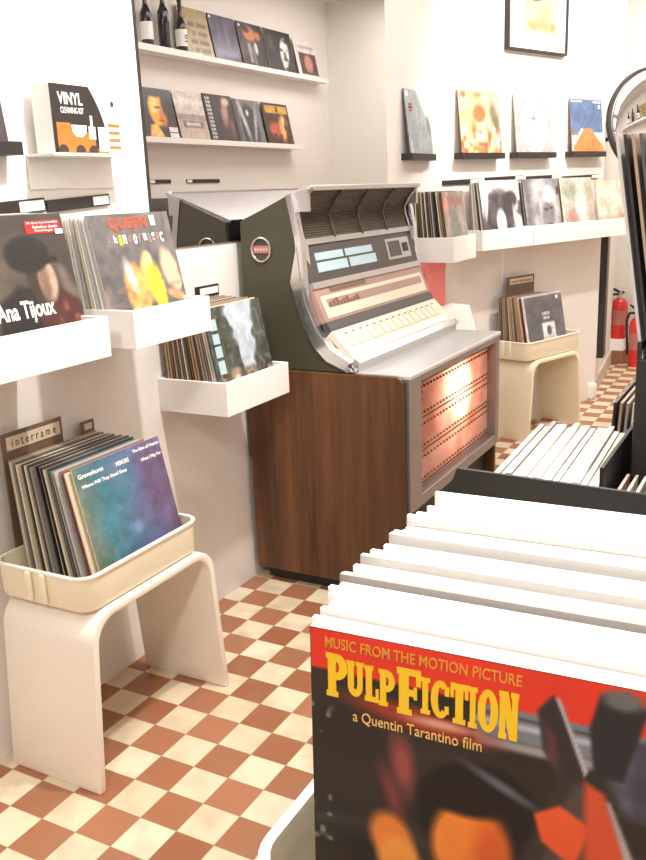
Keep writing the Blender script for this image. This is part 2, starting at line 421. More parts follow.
def tray(label, loc, rz, L, D, Ht, grooves=True):
    """rounded ivory tub: origin bottom centre of the front edge"""
    t = thing('record_tub', label, 'tub', loc, rz)
    r = 0.042
    def ring(bm, grow, z, base=0.0):
        pts = rrect(L + 2 * grow, D + 2 * grow, r + grow)
        return [bm.verts.new((x, y + D / 2, z)) for x, y in pts]
    bm = bmesh.new()
    rs = [ring(bm, -0.012, 0.0), ring(bm, -0.004, 0.004), ring(bm, 0.0, 0.014), ring(bm, 0.002, Ht - 0.004), ring(bm, -0.004, Ht - 0.004), ring(bm, -0.007, 0.012), ring(bm, -0.02, 0.008)]
    for a, b in zip(rs[:-1], rs[1:]):
        for k in range(len(a)): bm.faces.new((a[k], a[(k + 1) % len(a)], b[(k + 1) % len(a)], b[k]))
    bm.faces.new(rs[0][::-1]); bm.faces.new(rs[-1])
    bmesh.ops.recalc_face_normals(bm, faces=bm.faces)
    link('tub_shell', bm, M['tray'], t, True)
    bm = bmesh.new()
    rs = [ring(bm, 0.0022, Ht - 0.006), ring(bm, 0.006, Ht - 0.004), ring(bm, 0.006, Ht + 0.001), ring(bm, 0.002, Ht + 0.003), ring(bm, -0.0045, Ht + 0.001), ring(bm, -0.0045, Ht - 0.006)]
    for i in range(len(rs)):
        a, b = rs[i], rs[(i + 1) % len(rs)]
        for k in range(len(a)): bm.faces.new((a[k], a[(k + 1) % len(a)], b[(k + 1) % len(a)], b[k]))
    bmesh.ops.recalc_face_normals(bm, faces=bm.faces)
    link('rim', bm, M['tray_rim'], t, True)
    if grooves:
        for sx in (-1, 1):
            for dy in (-0.045, 0.0):
                bm = bmesh.new(); xx = sx * (L / 2 + 0.002)
                box(bm, min(xx, xx + sx * 0.006) - 0.003, max(xx, xx + sx * 0.006), D * 0.55 + dy, D * 0.55 + dy + 0.018, 0.012, Ht - 0.004, bev=0.004)
                link('ridge', bm, M['tray'], t, True)
    return t

def wall_bin(label, loc, rz, L, D, Ht, t=0.012, group=None):
    """white open-topped wall bin: origin at bottom left of the back (wall side); X along the wall to the right, -Y into the room"""
    o = thing('wall_record_bin', label, 'record bin', loc, rz, group)
    boxo('bin_floor', (0, L, -D, -0.001, 0, t), M['tray_white'], o, 0.001)
    boxo('front_panel', (0, L, -D, -D + t, t, Ht), M['tray_white'], o, 0.001)
    boxo('back_panel', (t, L - t, -t, -0.001, t, Ht), M['tray_white'], o)
    boxo('side_panel', (0, t, -D + t, -0.001, t, Ht), M['tray_white'], o, 0.001)
    boxo('side_panel', (L - t, L, -D + t, -0.001, t, Ht), M['tray_white'], o, 0.001)
    return o

def strip_label(label, loc, rz, w, h, tag_w, group, roll=0.0):
    o = thing('label_holder', label, 'label', loc, rz, group); o.rotation_euler = (0, roll, rz)
    boxo('holder_strip', (0, w, -0.008, 0.0, 0, h), M['strip'], o, 0.001)
    boxo('paper_insert', (w - tag_w, w - 0.005, -0.0092, -0.007, h * 0.14, h * 0.86), M['paper'], o)
    return o

def stack_wall(xs0, n, step, yc, z, lean0, lean1, pal, where, group, t=0.0045, face=RZW, jitter=0.008, size=1.0):
    """records standing behind each other on the left wall, first one nearest the room"""
    for i in range(n):
        cn = pal[i % len(pal)]; f = i / max(1, n - 1)
        plain(cn, t, (xs0 - step * i, yc + random.uniform(-jitter, jitter), z), face, lean0 + (lean1 - lean0) * f,
              f'{cn}-edged record, {ORD[i + 1]} from the front {where}', group, size * random.uniform(0.985, 1.0))

# ------------------------------------------------------------------ near stand, tub and records (left)
stand('cream arch stool on the tiles at left, below the wall bins', (-0.033, 0.39, 0), RZW, M['stand'], L=0.54)
TZ = 0.4435
tray('ivory tub of records on the cream arch stool at left', (-0.043, 0.374, TZ), RZW, 0.435, 0.295, 0.09)
a = Art(108, (64, 122, 138))
t_ = a.u + 0.18 * (a.noise(4, 3) - 0.5)
a.put(np.clip(1 - t_ / 0.22, 0, 1), (112, 122, 96)); a.put(np.clip((t_ - 0.3) / 0.45, 0, 1), (92, 96, 138)); a.put(np.clip((t_ - 0.62) / 0.32, 0, 1), (98, 76, 108))
a.mottle(5, (112, 130, 168), 8, 0.5, 0.9, 0.45); a.ell(0.5, 0.36, 0.06, 0.05, (130, 160, 205), 0.05, a=0.7); a.mottle(9, (110, 106, 140), 5, 0.55, 0.9, 0.35)
g = cover((-0.064, 0.400, TZ + 0.016), RZW, R(12.5), a, 'teal to purple gradient record at the front of the left ivory tub', edge=(214, 196, 160), h=0.308)
for s_, x0, x1, z in (('Gravenhurst', 0.04, 0.31, 0.885), ('Where Will They Stand Sleep', 0.05, 0.55, 0.80), ('MEMOIRS', 0.45, 0.60, 0.87), ('The Edge of Heaven', 0.66, 0.985, 0.91), ('What I Play For', 0.73, 0.985, 0.82)):
    text('title_lettering', s_, M['whitetxt'], g, (x0 - 0.5) * 0.315, (x1 - 0.5) * 0.315, z * 0.315, (z + 0.036) * 0.315, bold=0.02)
pal = ['cream', 'red', 'mauve', 'pale grey', 'grey', 'dark grey', 'teal', 'cream', 'dark grey', 'black', 'cream', 'black', 'grey', 'dark grey', 'cream', 'black', 'dark grey', 'cream', 'dark grey', 'grey', 'cream', 'tan']
stack_wall(-0.077, 22, 0.0108, 0.384, TZ + 0.016, R(12.2), R(4), pal, 'in the ivory tub on the left stool', 'records in the left ivory tub', size=0.965)
sg = thing('genre_sign', 'brown framed card sign standing behind the records in the left ivory tub', 'sign', (-0.338, 0.232, TZ + 0.016), RZW)
boxo('backing_board', (0, 0.2, 0, 0.004, 0, 0.366), M['brownframe'], sg, 0.001)
boxo('card', (0.014, 0.19, -0.0015, 0, 0.322, 0.355), M['beige'], sg)
text('lettering', 'i n t e r r a m e', M['darktxt'], sg, 0.03, 0.175, 0.329, 0.349, y=-0.0018)
sg2 = thing('divider_tab', 'small brown divider tab at the right end behind the records in the left ivory tub', 'sign', (-0.345, 0.505, TZ + 0.016), RZW)
boxo('tab_board', (0, 0.05, 0, 0.003, 0, 0.33), M['brownframe'], sg2, 0.0008)
boxo('card', (0.012, 0.04, -0.0012, 0, 0.305, 0.322), M['beige'], sg2)

# ------------------------------------------------------------------ wall bins on the left wall
zb = 1.012
wall_bin('white wall bin at far left holding the dark portrait record', (W, -0.008, zb), RZW, 0.353, 0.306, 0.092)
wall_bin('white wall bin under the grey record with yellow figures', (W, 0.432, zb), RZW, 0.308, 0.306, 0.092)
wall_bin('white wall bin left of the jukebox, lower than its neighbours', (W, 0.868, 0.735), RZW, 0.352, 0.25, 0.1)
# dark portrait record
a = Art(130, (64, 56, 52)); a.u = a.u - 0.10
a.mottle(4, (84, 74, 66), 11, 0.4, 0.9, 0.7); a.ell(0.12, 0.62, 0.30, 0.26, (92, 82, 74), 0.2); a.ell(0.06, 0.74, 0.05, 0.035, (190, 176, 160), 0.05)
a.poly([(0.1, 0.0), (0.5, 0.0), (0.5, 0.5), (0.36, 0.52), (0.15, 0.42)], (36, 30, 30), 0.03)
a.poly([(0.5, 0.0), (0.93, 0.0), (0.88, 0.38), (0.7, 0.5), (0.5, 0.44)], (74, 36, 32), 0.03)
a.mottle(12, (150, 92, 80), 4, 0.55, 0.8, 0.7, np.clip((a.u - 0.62) / 0.06, 0, 1) * np.clip((0.42 - a.v) / 0.06, 0, 1) * np.clip((0.95 - a.u) / 0.05, 0, 1))
a.ell(0.58, 0.55, 0.13, 0.17, (52, 42, 38), 0.02); a.ell(0.635, 0.54, 0.085, 0.15, (186, 158, 136), 0.02); a.ell(0.60, 0.52, 0.05, 0.15, (96, 72, 60), 0.03, a=0.7)
a.ell(0.50, 0.73, 0.20, 0.13, (34, 32, 32), 0.02); a.rect(0.34, 0.76, 0.655, 0.70, (30, 28, 28), 0.015)
a.poly([(0.78, 0.45), (0.95, 0.34), (0.8, 0.64), (0.72, 0.66)], (120, 108, 96), 0.03, 0.7)
ana = cover((-0.122, 0.189, zb + 0.013), RZW, R(10.5), a, 'dark portrait record lettered in white with a red sticker, far left wall bin', edge=(60, 54, 50))
S = 0.315
text('title_lettering', 'Ana Tijoux', M['whitetxt'], ana, (0.215 - 0.5) * S, (0.735 - 0.5) * S, 0.265 * S, 0.425 * S, bold=0.025)
st_ = boxo('red_sticker', ((0.64 - 0.5) * S, (0.97 - 0.5) * S, -0.0012, -0.0002, 0.865 * S, 0.955 * S), M['redlabel'], ana)
for z, x0, x1, s_ in ((0.928, 0.66, 0.95, 'Un disco imprescindible'), (0.901, 0.71, 0.94, 'Rebelion desde'), (0.874, 0.72, 0.89, 'Santiago')):
    text('sticker_lettering', s_, M['whitetxt'], st_, (x0 - 0.5) * S, (x1 - 0.5) * S, z * S, (z + 0.02) * S, y=-0.0014)
boxo('price_tag', ((0.91 - 0.5) * S, (0.98 - 0.5) * S, -0.0022, -0.0010, 0.855 * S, 0.89 * S), M['paper'], ana)
# grey record with yellow figures
a = Art(130, (104, 100, 100))
a.mottle(7, (128, 122, 120), 21, 0.45, 0.8, 0.6); a.mottle(14, (84, 80, 82), 22, 0.55, 0.85, 0.6); a.rect(0, 1, 0, 0.16, (92, 76, 70), 0.12, 0.7)
a.ell(0.40, 0.36, 0.14, 0.24, (236, 168, 92), 0.03, 8); a.ell(0.35, 0.50, 0.045, 0.13, (214, 206, 214), 0.03, 14); a.ell(0.58, 0.42, 0.10, 0.24, (240, 188, 96), 0.03)
a.ell(0.64, 0.30, 0.10, 0.28, (214, 212, 64), 0.025, -4); a.ell(0.60, 0.62, 0.05, 0.06, (246, 214, 150), 0.02); a.ell(0.86, 0.52, 0.10, 0.17, (238, 196, 158), 0.03, 10)
a.ell(0.92, 0.40, 0.06, 0.08, (232, 186, 150), 0.02); a.ell(0.88, 0.29, 0.12, 0.04, (222, 160, 120), 0.02, -20); a.ell(0.44, 0.10, 0.07, 0.12, (232, 168, 100), 0.02); a.ell(0.30, 0.20, 0.12, 0.03, (214, 190, 160), 0.02, 20)
a.ell(0.56, 0.16, 0.05, 0.12, (90, 80, 86), 0.02); a.mottle(18, (150, 120, 110), 30, 0.6, 0.8, 0.5, np.clip((0.55 - a.v) / 0.1, 0, 1))
qu = cover((-0.126, 0.589, zb + 0.013), RZW, R(11.5), a, 'grey record with yellow and orange figures in the second wall bin', size=0.306, edge=(196, 190, 184))
text('title_lettering', 'QUEEN', M['redtxt'], qu, -0.085, 0.06, 0.263, 0.297, bold=0.03)
for k, (ch, mm) in enumerate(zip('A kind of magic'.replace(' ', ''), ['rose', 'whitetxt', 'yellowtxt', 'whitetxt', 'rose', 'whitetxt', 'rose', 'whitetxt', 'rose', 'whitetxt', 'rose', 'whitetxt'])):
    x = -0.10 + 0.0165 * k + (0.008 if k > 0 else 0) + (0.006 if k > 4 else 0) + (0.006 if k > 6 else 0)
    text('subtitle_letter', ch, M[mm], qu, x, x + 0.0125, 0.232 + 0.004 * math.sin(k * 2.1), 0.254, bold=0.02)
boxo('price_tag', (0.075, 0.094, -0.0014, -0.0002, 0.272, 0.298), M['paper'], qu)
PB = ['cream', 'pale grey', 'white', 'grey', 'black', 'cream', 'white', 'brown', 'grey', 'white', 'dark grey']
stack_wall(-0.134, 11, 0.0125, 0.186, zb + 0.013, R(10.2), R(4), PB, 'in the far left wall bin', 'records in the far left wall bin', jitter=0.003)
stack_wall(-0.134, 11, 0.0125, 0.588, zb + 0.013, R(11.2), R(4), ['pale grey', 'white', 'pale grey', 'white', 'cream', 'pale grey', 'white', 'white', 'cream', 'grey', 'white'], 'in the second wall bin from the left', 'records in the second wall bin', jitter=0.002, size=0.955)
# record with trees and a pale sky
a = Art(130, (186, 196, 206))
a.rect(0, 1, 0, 0.34, (96, 86, 78), 0.05)
sk = np.clip((np.abs(a.u - 0.60) - 0.06 - 0.28 * np.clip(a.v - 0.35, 0, 1) + 0.12 * (a.noise(12, 41) - 0.5)) / 0.06, 0, 1) * np.clip((a.v - 0.26) / 0.05, 0, 1)
a.put(sk, (70, 76, 66)); a.mottle(16, (44, 48, 42), 42, 0.45, 0.75, 0.8, sk); a.mottle(20, (120, 124, 108), 43, 0.62, 0.85, 0.6, sk)
lo = np.clip((0.4 - a.v) / 0.06, 0, 1)
a.mottle(11, (176, 146, 116), 44, 0.5, 0.75, 0.8, lo); a.mottle(15, (52, 46, 44), 45, 0.52, 0.75, 0.9, lo); a.ell(0.34, 0.26, 0.05, 0.045, (214, 196, 176), 0.02); a.ell(0.93, 0.16, 0.04, 0.13, (214, 204, 190), 0.02)
ab = cover((-0.14, 1.032, 0.748), RZW, R(11), a, 'record with trees under a pale sky in the wall bin beside the jukebox', size=0.302, edge=(70, 66, 66))
for z0, z1 in ((0.235, 0.268), (0.195, 0.225), (0.155, 0.188), (0.105, 0.145)):
    bx = boxo('sticker', (-0.132, -0.100, -0.0014, -0.0002, z0, z1), M['bluewin'], ab)
stack_wall(-0.148, 18, 0.0108, 1.033, 0.748, R(10.6), R(3), ['pale grey', 'cream', 'mauve', 'grey', 'tan', 'brown', 'tan', 'ochre', 'brown', 'dark grey', 'cream', 'brown', 'tan', 'dark grey', 'tan', 'brown', 'ochre', 'tan'],
           'in the wall bin beside the jukebox', 'records in the wall bin beside the jukebox', jitter=0.002, size=0.96)
# labels on the left wall
strip_label('dark label strip with white insert above the far left wall bin', (W, 0.20, 1.322), RZW, 0.29, 0.034, 0.085, 'label strips over the left wall bins', R(-3))
strip_label('dark label strip with white insert above the second wall bin', (W, 0.497, 1.334), RZW, 0.23, 0.03, 0.065, 'label strips over the left wall bins', R(-3))
lb = thing('label_holder', 'small dark label bracket on the wall above the lower wall bin', 'label', (W, 1.085, 1.048), RZW)
boxo('holder_frame', (0, 0.125, -0.006, -0.001, 0, 0.036), M['strip'], lb, 0.001)
boxo('paper_insert', (0.02, 0.118, -0.0075, -0.005, 0.008, 0.029), M['paper'], lb)

# cleaning kit on its small acrylic shelf
sh = thing('acrylic_shelf', 'small pale shelf on the wall under the orange and black boxed kit', 'shelf', (W, 0.45, 1.466), RZW)
boxo('shelf_plate', (0, 0.30, -0.095, -0.001, 0, 0.007), M['acrylic'], sh, 0.001)
boxo('shelf_back', (0, 0.30, -0.006, -0.001, -0.075, 0), M['acrylic'], sh, 0.001)
kt = thing('cleaning_kit_box', 'white box with orange and black print on the small wall shelf', 'box', (-0.288, 0.579, 1.4735), RZW)
bm = bmesh.new(); box(bm, -0.112, 0.125, 0.0, 0.06, 0, 0.158, bev=0.0015); link('carton', bm, M['paper'], kt)
arc = [(0.07 + 0.0 * k, 0) for k in range(1)]
pts = [(-0.112, 0.0), (0.075, 0.0), (0.076, 0.03)] + [(0.076 - 0.055 * (k / 8) ** 1.8, 0.03 + 0.128 * k / 8) for k in range(1, 9)] + [(-0.112, 0.158)]
bm = bmesh.new(); prism(bm, pts, 'y', -0.0008, -0.0001); link('black_print', bm, M['strip'], kt)
text('title_lettering', 'VINYL', M['whitetxt'], kt, -0.088, -0.005, 0.112, 0.140, y=-0.0012, bold=0.018)
text('subtitle_lettering', 'CLEANING KIT', M['whitetxt'], kt, -0.082, -0.003, 0.092, 0.106, y=-0.0012, bold=0.008)
bm = bmesh.new(); prism(bm, [(-0.10, 0.0), (0.07, 0.0), (0.07, 0.012), (0.03, 0.012), (0.03, 0.05), (-0.05, 0.05), (-0.055, 0.07), (-0.10, 0.07)], 'y', -0.0014, -0.0009); link('orange_print', bm, M['orange'], kt)
for i, (x0, x1, z0, z1) in enumerate(((-0.052, 0.002, 0.038, 0.066), (0.008, 0.032, 0.034, 0.064), (0.042, 0.072, 0.006, 0.064), (0.016, 0.024, 0.064, 0.09))):
    bm = bmesh.new()
    if i == 0: prism(bm, [(x0, z1), (x0 + 0.004, z0 + 0.01), (x0 + 0.016, z0), (x1 - 0.016, z0), (x1 - 0.004, z0 + 0.01), (x1, z1)], 'y', -0.002, -0.0015)
    else: box(bm, x0, x1, -0.002, -0.0015, z0, z1)
    link('bottle_print', bm, M['paper'], kt)
for x in (-0.026, 0.02, -0.085):
    bm = bmesh.new(); prism(bm, [(x + 0.018 * math.cos(PI * k / 8), 0.002 + 0.018 * math.sin(PI * k / 8)) for k in range(9)], 'y', -0.0023, -0.0018); link('brush_print', bm, M['darktxt'], kt)
for k in range(4): boxo('orange_stripe', (0.082, 0.1245, -0.0006, 0.0, 0.012 + 0.018 * k, 0.020 + 0.018 * k), M['orange'], kt)
bm = bmesh.new(); prism(bm, [(0.104 + 0.006 * math.cos(2 * PI * k / 16), 0.122 + 0.0075 * math.sin(2 * PI * k / 16)) for k in range(16)], 'y', -0.0006, -0.0001); link('round_logo', bm, M['darktxt'], kt)

# record holder at the far left edge
def wall_holder(label, loc, rz, w, group=None):
    o = thing('record_holder', label, 'record holder', loc, rz, group)
    boxo('holder_lip', (-w / 2, w / 2, -0.056, -0.052, 0, 0.03), M['strip'], o, 0.001)
    boxo('holder_floor', (-w / 2, w / 2, -0.052, -0.001, 0, 0.004), M['strip'], o)
    boxo('end_cap', (-w / 2, -w / 2 + 0.004, -0.052, -0.001, 0.004, 0.03), M['strip'], o)
    boxo('end_cap', (w / 2 - 0.004, w / 2, -0.052, -0.001, 0.004, 0.03), M['strip'], o)
    return o
wall_holder('black wall holder at the far left edge, beside the boxed kit', (W, 0.212, 1.468), RZW, 0.36)
a = Art(24, (70, 62, 66)); a.mottle(5, (130, 120, 130), 3)
cover((W + 0.046, 0.205, 1.473), RZW, R(6.5), a, 'dark record in the black wall holder at the far left edge', edge=(60, 58, 64))

# ------------------------------------------------------------------ jukebox
jy0, jy1 = 1.31, 2.27
jb = thing('jukebox', 'vintage jukebox with walnut sides and lit red front, standing against the mirror', 'jukebox', (0, 0, 0))
bm = bmesh.new(); box(bm, -0.32, 0.19, jy0 + 0.04, jy1 - 0.04, 0, 0.075); link('plinth', bm, M['black'], jb)
for y0, y1 in ((jy0, jy0 + 0.022), (jy1 - 0.022, jy1)):
    pts = [(-0.345, 0.05), (0.235, 0.05), (0.24, 0.055)] + [(0.24 - 0.03 + 0.03 * math.cos(R(90 * k / 6)), 0.757 + 0.03 * math.sin(R(90 * k / 6))) for k in range(7)] + [(-0.345, 0.787)]
    bm = bmesh.new(); prism(bm, pts, 'y', y0, y1); bevel_all(bm, 0.003, 2, 40); link('walnut_side', bm, M['wood'], jb)
boxo('cabinet_back', (-0.34, -0.32, jy0 + 0.022, jy1 - 0.022, 0.05, 1.27), M['black'], jb)
boxo('kick_panel', (0.17, 0.2, jy0 + 0.024, jy1 - 0.024, 0.07, 0.32), M['black'], jb)
# front frame
fx0, fx1 = 0.20, 0.2525
fr = bmesh.new(); box(fr, fx0, fx1, jy0 + 0.024, 1.432, 0.325, 0.772, bev=0.003); link('front_stile', fr, M['frame_alu'], jb)
fr = bmesh.new(); box(fr, fx0, fx1, 2.225, jy1 - 0.004, 0.325, 0.772, bev=0.003); link('front_stile', fr, M['frame_alu'], jb)
fr = bmesh.new(); box(fr, fx0, fx1, 1.432, 2.225, 0.325, 0.365, bev=0.003); link('bottom_rail', fr, M['frame_alu'], jb)
fr = bmesh.new(); box(fr, fx0, fx1, 1.432, 2.225, 0.752, 0.772, bev=0.003); link('top_rail', fr, M['frame_alu'], jb)
boxo('lamp_box_back', (0.03, 0.05, 1.425, 2.235, 0.36, 0.758), M['panel'], jb)
for y0, y1 in ((1.415, 1.43), (2.23, 2.245)): boxo('lamp_box_side', (0.05, 0.205, y0, y1, 0.36, 0.758), M['panel'], jb)
for z0, z1 in ((0.35, 0.363), (0.745, 0.757)): boxo('lamp_box_lid', (0.05, 0.205, 1.43, 2.23, z0, z1), M['panel'], jb)
# backlit front: translucent red panel with rows of studs, lamp behind
GM = bpy.data.materials.new('translucent_red_panel'); GM.use_nodes = True; nt = GM.node_tree; L = nt.links.new
b = nt.nodes['Principled BSDF']; out = nt.nodes['Material Output']
tc = nt.nodes.new('ShaderNodeTexCoord'); n = nt.nodes.new('ShaderNodeTexNoise'); n.inputs['Scale'].default_value = 7; n.inputs['Detail'].default_value = 5
L(tc.outputs['Object'], n.inputs['Vector'])
rpn = nt.nodes.new('ShaderNodeValToRGB'); rpn.color_ramp.elements[0].position = 0.35; rpn.color_ramp.elements[0].color = rgb(212, 156, 138); rpn.color_ramp.elements[1].position = 0.7; rpn.color_ramp.elements[1].color = rgb(238, 208, 194)
L(n.outputs['Fac'], rpn.inputs['Fac']); L(rpn.outputs['Color'], b.inputs['Base Color']); b.inputs['Roughness'].default_value = 0.3
tr = nt.nodes.new('ShaderNodeBsdfTranslucent'); L(rpn.outputs['Color'], tr.inputs['Color'])
mx = nt.nodes.new('ShaderNodeMixShader'); mx.inputs[0].default_value = 0.6; L(b.outputs[0], mx.inputs[1]); L(tr.outputs[0], mx.inputs[2]); L(mx.outputs[0], out.inputs['Surface'])
gp = bmesh.new(); box(gp, 0.212, 0.215, 1.432, 2.226, 0.364, 0.752); gpo = link('lit_panel', gp, GM, jb)
M['stud'] = mat('dark_gold_studs', rgb(120, 84, 40), 0.4, metal=0.4)
for zz in (0.372, 0.487, 0.603, 0.728):
    sb = bmesh.new(); box(sb, 0.2151, 0.2185, 1.44, 2.218, zz, zz + 0.005)
    for k in range(26):
        yy = 1.452 + k * 0.0302
        for dz in ((0.018,) if zz < 0.4 else (-0.02, 0.02) if zz < 0.7 else (-0.014,)):
            bmesh.ops.create_cone(sb, cap_ends=True, segments=8, radius1=0.0055, radius2=0.0038, depth=0.007, matrix=Matrix.Translation((0.218, yy, zz + dz)) @ Matrix.Rotation(R(90), 4, 'Y'))
    link('stud_band', sb, M['stud'], gpo)
em = bmesh.new()
for y0, y1, z0, z1 in ((1.462, 1.474, 0.62, 0.71), (1.474, 1.53, 0.69, 0.70), (1.49, 1.50, 0.645, 0.685), (1.474, 1.53, 0.662, 0.67), (1.46, 1.48, 0.605, 0.615)):
    box(em, 0.2152, 0.2165, y0, y1, z0, z1)
link('dark_emblem', em, M['redlabel'], gpo)
boxo('foot_block', (0.13, 0.2, jy1 - 0.16, jy1 - 0.06, 0.0, 0.06), M['black'], jb)
# deck
dk = bmesh.new(); box(dk, 0.02, 0.256, jy0 + 0.022, jy1 + 0.002, 0.773, 0.789, bev=0.004); link('chrome_deck', dk, M['deck'], jb)
# console sides with a swept front edge
front = [(-0.150, 1.353), (-0.135, 1.28), (-0.122, 1.212), (-0.117, 1.117), (-0.102, 1.021), (-0.070, 0.925), (-0.03, 0.86), (0.03, 0.81), (0.05, 0.79)]
for y0, y1 in ((jy0 + 0.004, jy0 + 0.026), (jy1 - 0.026, jy1 - 0.004)):
    pts = [(-0.343, 0.789), (0.05, 0.789)] + front[::-1][1:] + [(-0.338, 1.273)]
    bm = bmesh.new(); prism(bm, pts, 'y', y0, y1); bevel_all(bm, 0.002, 1, 50); side = link('console_side', bm, M['green'], jb)
    yo = y0 - 0.0005 if y0 < 1.6 else y1 + 0.0005; sg_ = -1 if y0 < 1.6 else 1
    # round badge
    bdg = bmesh.new(); ring = [Vector((-0.258 + 0.036 * math.cos(2 * PI * k / 32), yo + sg_ * 0.003, 1.184 + 0.038 * math.sin(2 * PI * k / 32))) for k in range(33)]
    tube(bdg, ring, 0.0035, 8); link('badge_ring', bdg, M['chrome'], side, True)
    bdg = bmesh.new(); box(bdg, -0.288, -0.228, min(yo, yo + sg_ * 0.003), max(yo, yo + sg_ * 0.003), 1.172, 1.196, bev=0.001); link('badge_band', bdg, M['pinkband'], side)
    bdg = bmesh.new()
    for k in range(5): box(bdg, -0.283 + k * 0.0105, -0.276 + k * 0.0105, min(yo, yo + sg_ * 0.0036), max(yo, yo + sg_ * 0.0036), 1.179, 1.189)
    link('badge_relief', bdg, M['alu'], side)
    # chrome trim along the swept edge
    tb = bmesh.new(); yc = (y0 + y1) / 2
    inner = [(x + 0.012, z + 0.002) for x, z in front]
    A_ = [tb.verts.new((x - 0.008, y0 - 0.003, z)) for x, z in front]; B_ = [tb.verts.new((x + 0.014, y0 - 0.003, z + 0.004)) for x, z in front]
    C_ = [tb.verts.new((x + 0.014, y1 + 0.003, z + 0.004)) for x, z in front]; D_ = [tb.verts.new((x - 0.008, y1 + 0.003, z)) for x, z in front]
    for i in range(len(front) - 1):
        for p, q in ((A_, B_), (B_, C_), (C_, D_), (D_, A_)): tb.faces.new((p[i], p[i + 1], q[i + 1], q[i]))
    tb.faces.new((A_[0], D_[0], C_[0], B_[0])); tb.faces.new((A_[-1], B_[-1], C_[-1], D_[-1])); bmesh.ops.recalc_face_normals(tb, faces=tb.faces)
    link('chrome_trim', tb, M['chrome'], jb, True)
    # flared chrome cheek that carries the trim out over the deck
    ck = bmesh.new()
    up = [(-0.112, 1.20), (-0.104, 1.105), (-0.088, 1.02), (-0.052, 0.935), (0.0, 0.872), (0.07, 0.832)]
    lw = [(-0.122, 1.10), (-0.106, 1.03), (-0.08, 0.955), (-0.045, 0.89), (0.0, 0.845), (0.066, 0.818)]
    yi = y1 + 0.03 if y0 < 1.6 else y0 - 0.03; ye = y0 - 0.006 if y0 < 1.6 else y1 + 0.006
    U1 = [ck.verts.new((x, yi, z)) for x, z in up]; U0 = [ck.verts.new((x - 0.012, ye, z - 0.008)) for x, z in up]
    L0 = [ck.verts.new((x - 0.03, ye, z - 0.02)) for x, z in lw]; L1 = [ck.verts.new((x - 0.03, yi, z - 0.02)) for x, z in lw]
    for i in range(len(up) - 1):
        for p, q in ((U1, U0), (U0, L0), (L0, L1), (L1, U1)): ck.faces.new((p[i], p[i + 1], q[i + 1], q[i]))
    ck.faces.new((U1[0], L1[0], L0[0], U0[0])); ck.faces.new((U1[-1], U0[-1], L0[-1], L1[-1])); bmesh.ops.recalc_face_normals(ck, faces=ck.faces)
    link('chrome_cheek', ck, M['chrome'], jb, True)
yl, yr = jy0 + 0.026, jy1 - 0.026
# lid sloping back to the mirror
bm = bmesh.new(); prism(bm, [(-0.342, 1.268), (-0.085, 1.366), (-0.078, 1.373), (-0.085, 1.378), (-0.342, 1.280)], 'y', yl, yr); link('glossy_lid', bm, M['chrome'], jb)
bm = bmesh.new(); box(bm, -0.093, -0.072, yl + 0.02, yr - 0.01, 1.363, 1.381, bev=0.003); link('hood_edge', bm, M['alu'], jb)
bm = bmesh.new(); prism(bm, [(-0.155, 1.30), (-0.09, 1.30), (-0.09, 1.372), (-0.148, 1.352)], 'y', yl - 0.003, yl + 0.018)
link('hood_end', bm, M['alu'], jb); bm = bmesh.new(); prism(bm, [(-0.155, 1.30), (-0.09, 1.30), (-0.09, 1.372), (-0.148, 1.352)], 'y', yr - 0.018, yr + 0.003); link('hood_end', bm, M['alu'], jb)
# swept louvre grille
gcv = []
for k in range(41):
    f = k / 40; x = -0.086 - 0.062 * math.sin(PI * 0.5 * min(1, f * 1.5)) + 0.028 * max(0, f - 0.45) / 0.55; z = 1.366 - 0.158 * f
    if k % 2: x -= 0.004
    gcv.append((x, z))
bm = bmesh.new(); prism(bm, gcv + [(x - 0.012, z) for x, z in gcv[::-1]], 'y', yl + 0.002, yr - 0.002); gr = link('speaker_louvre', bm, M['grille_cloth'], jb)
for k in range(5):
    yy = yl + 0.016 + (yr - yl - 0.04) * k / 4; rb = bmesh.new()
    tube(rb, [(gcv[i][0] + 0.004, yy, gcv[i][1]) for i in range(0, 41, 4)], 0.0035, 6); link('louvre_rib', rb, M['grille_cloth'] if 0 < k < 4 else M['alu'], gr, True)
# sloped console face, band by band
def face(name, pA, pB, m, y0=yl, y1=yr, th=0.02, parent=jb, lift=0.0):
    bm = bmesh.new(); dx, dz = pB[0] - pA[0], pB[1] - pA[1]; ln = math.hypot(dx, dz); nx, nz = -dz / ln, dx / ln
    q = [(pA[0] + nx * lift, pA[1] + nz * lift), (pB[0] + nx * lift, pB[1] + nz * lift), (pB[0] - nx * th, pB[1] - nz * th), (pA[0] - nx * th, pA[1] - nz * th)]
    prism(bm, q, 'y', y0, y1); return link(name, bm, m, parent)
def mixp(a, b, f): return (a[0] + (b[0] - a[0]) * f, a[1] + (b[1] - a[1]) * f)
P_ = [(-0.125, 1.212), (-0.122, 1.193), (-0.092, 1.072), (-0.085, 1.052), (-0.04, 0.948), (-0.022, 0.918), (0.062, 0.832)]
face('silver_bar', P_[0], P_[1], M['alu'], lift=0.006)
dp = face('display_panel', P_[1], P_[2], M['panel'])
face('silver_bar', P_[2], P_[3], M['alu'], lift=0.006)
tp = face('title_panel', P_[3], P_[4], M['rose'])
bb = face('dark_band', P_[4], P_[5], M['panel'], lift=0.001)
bp = face('button_panel', P_[5], P_[6], M['cream'])
ch = face('chrome_lip', P_[6], (0.078, 0.818), M['chrome'], y0=yl - 0.01, y1=yr + 0.012, lift=0.008)
boxo('lip_skirt', (0.045, 0.074, yl, yr, 0.789, 0.825), M['alu'], jb)
wy = yr - yl
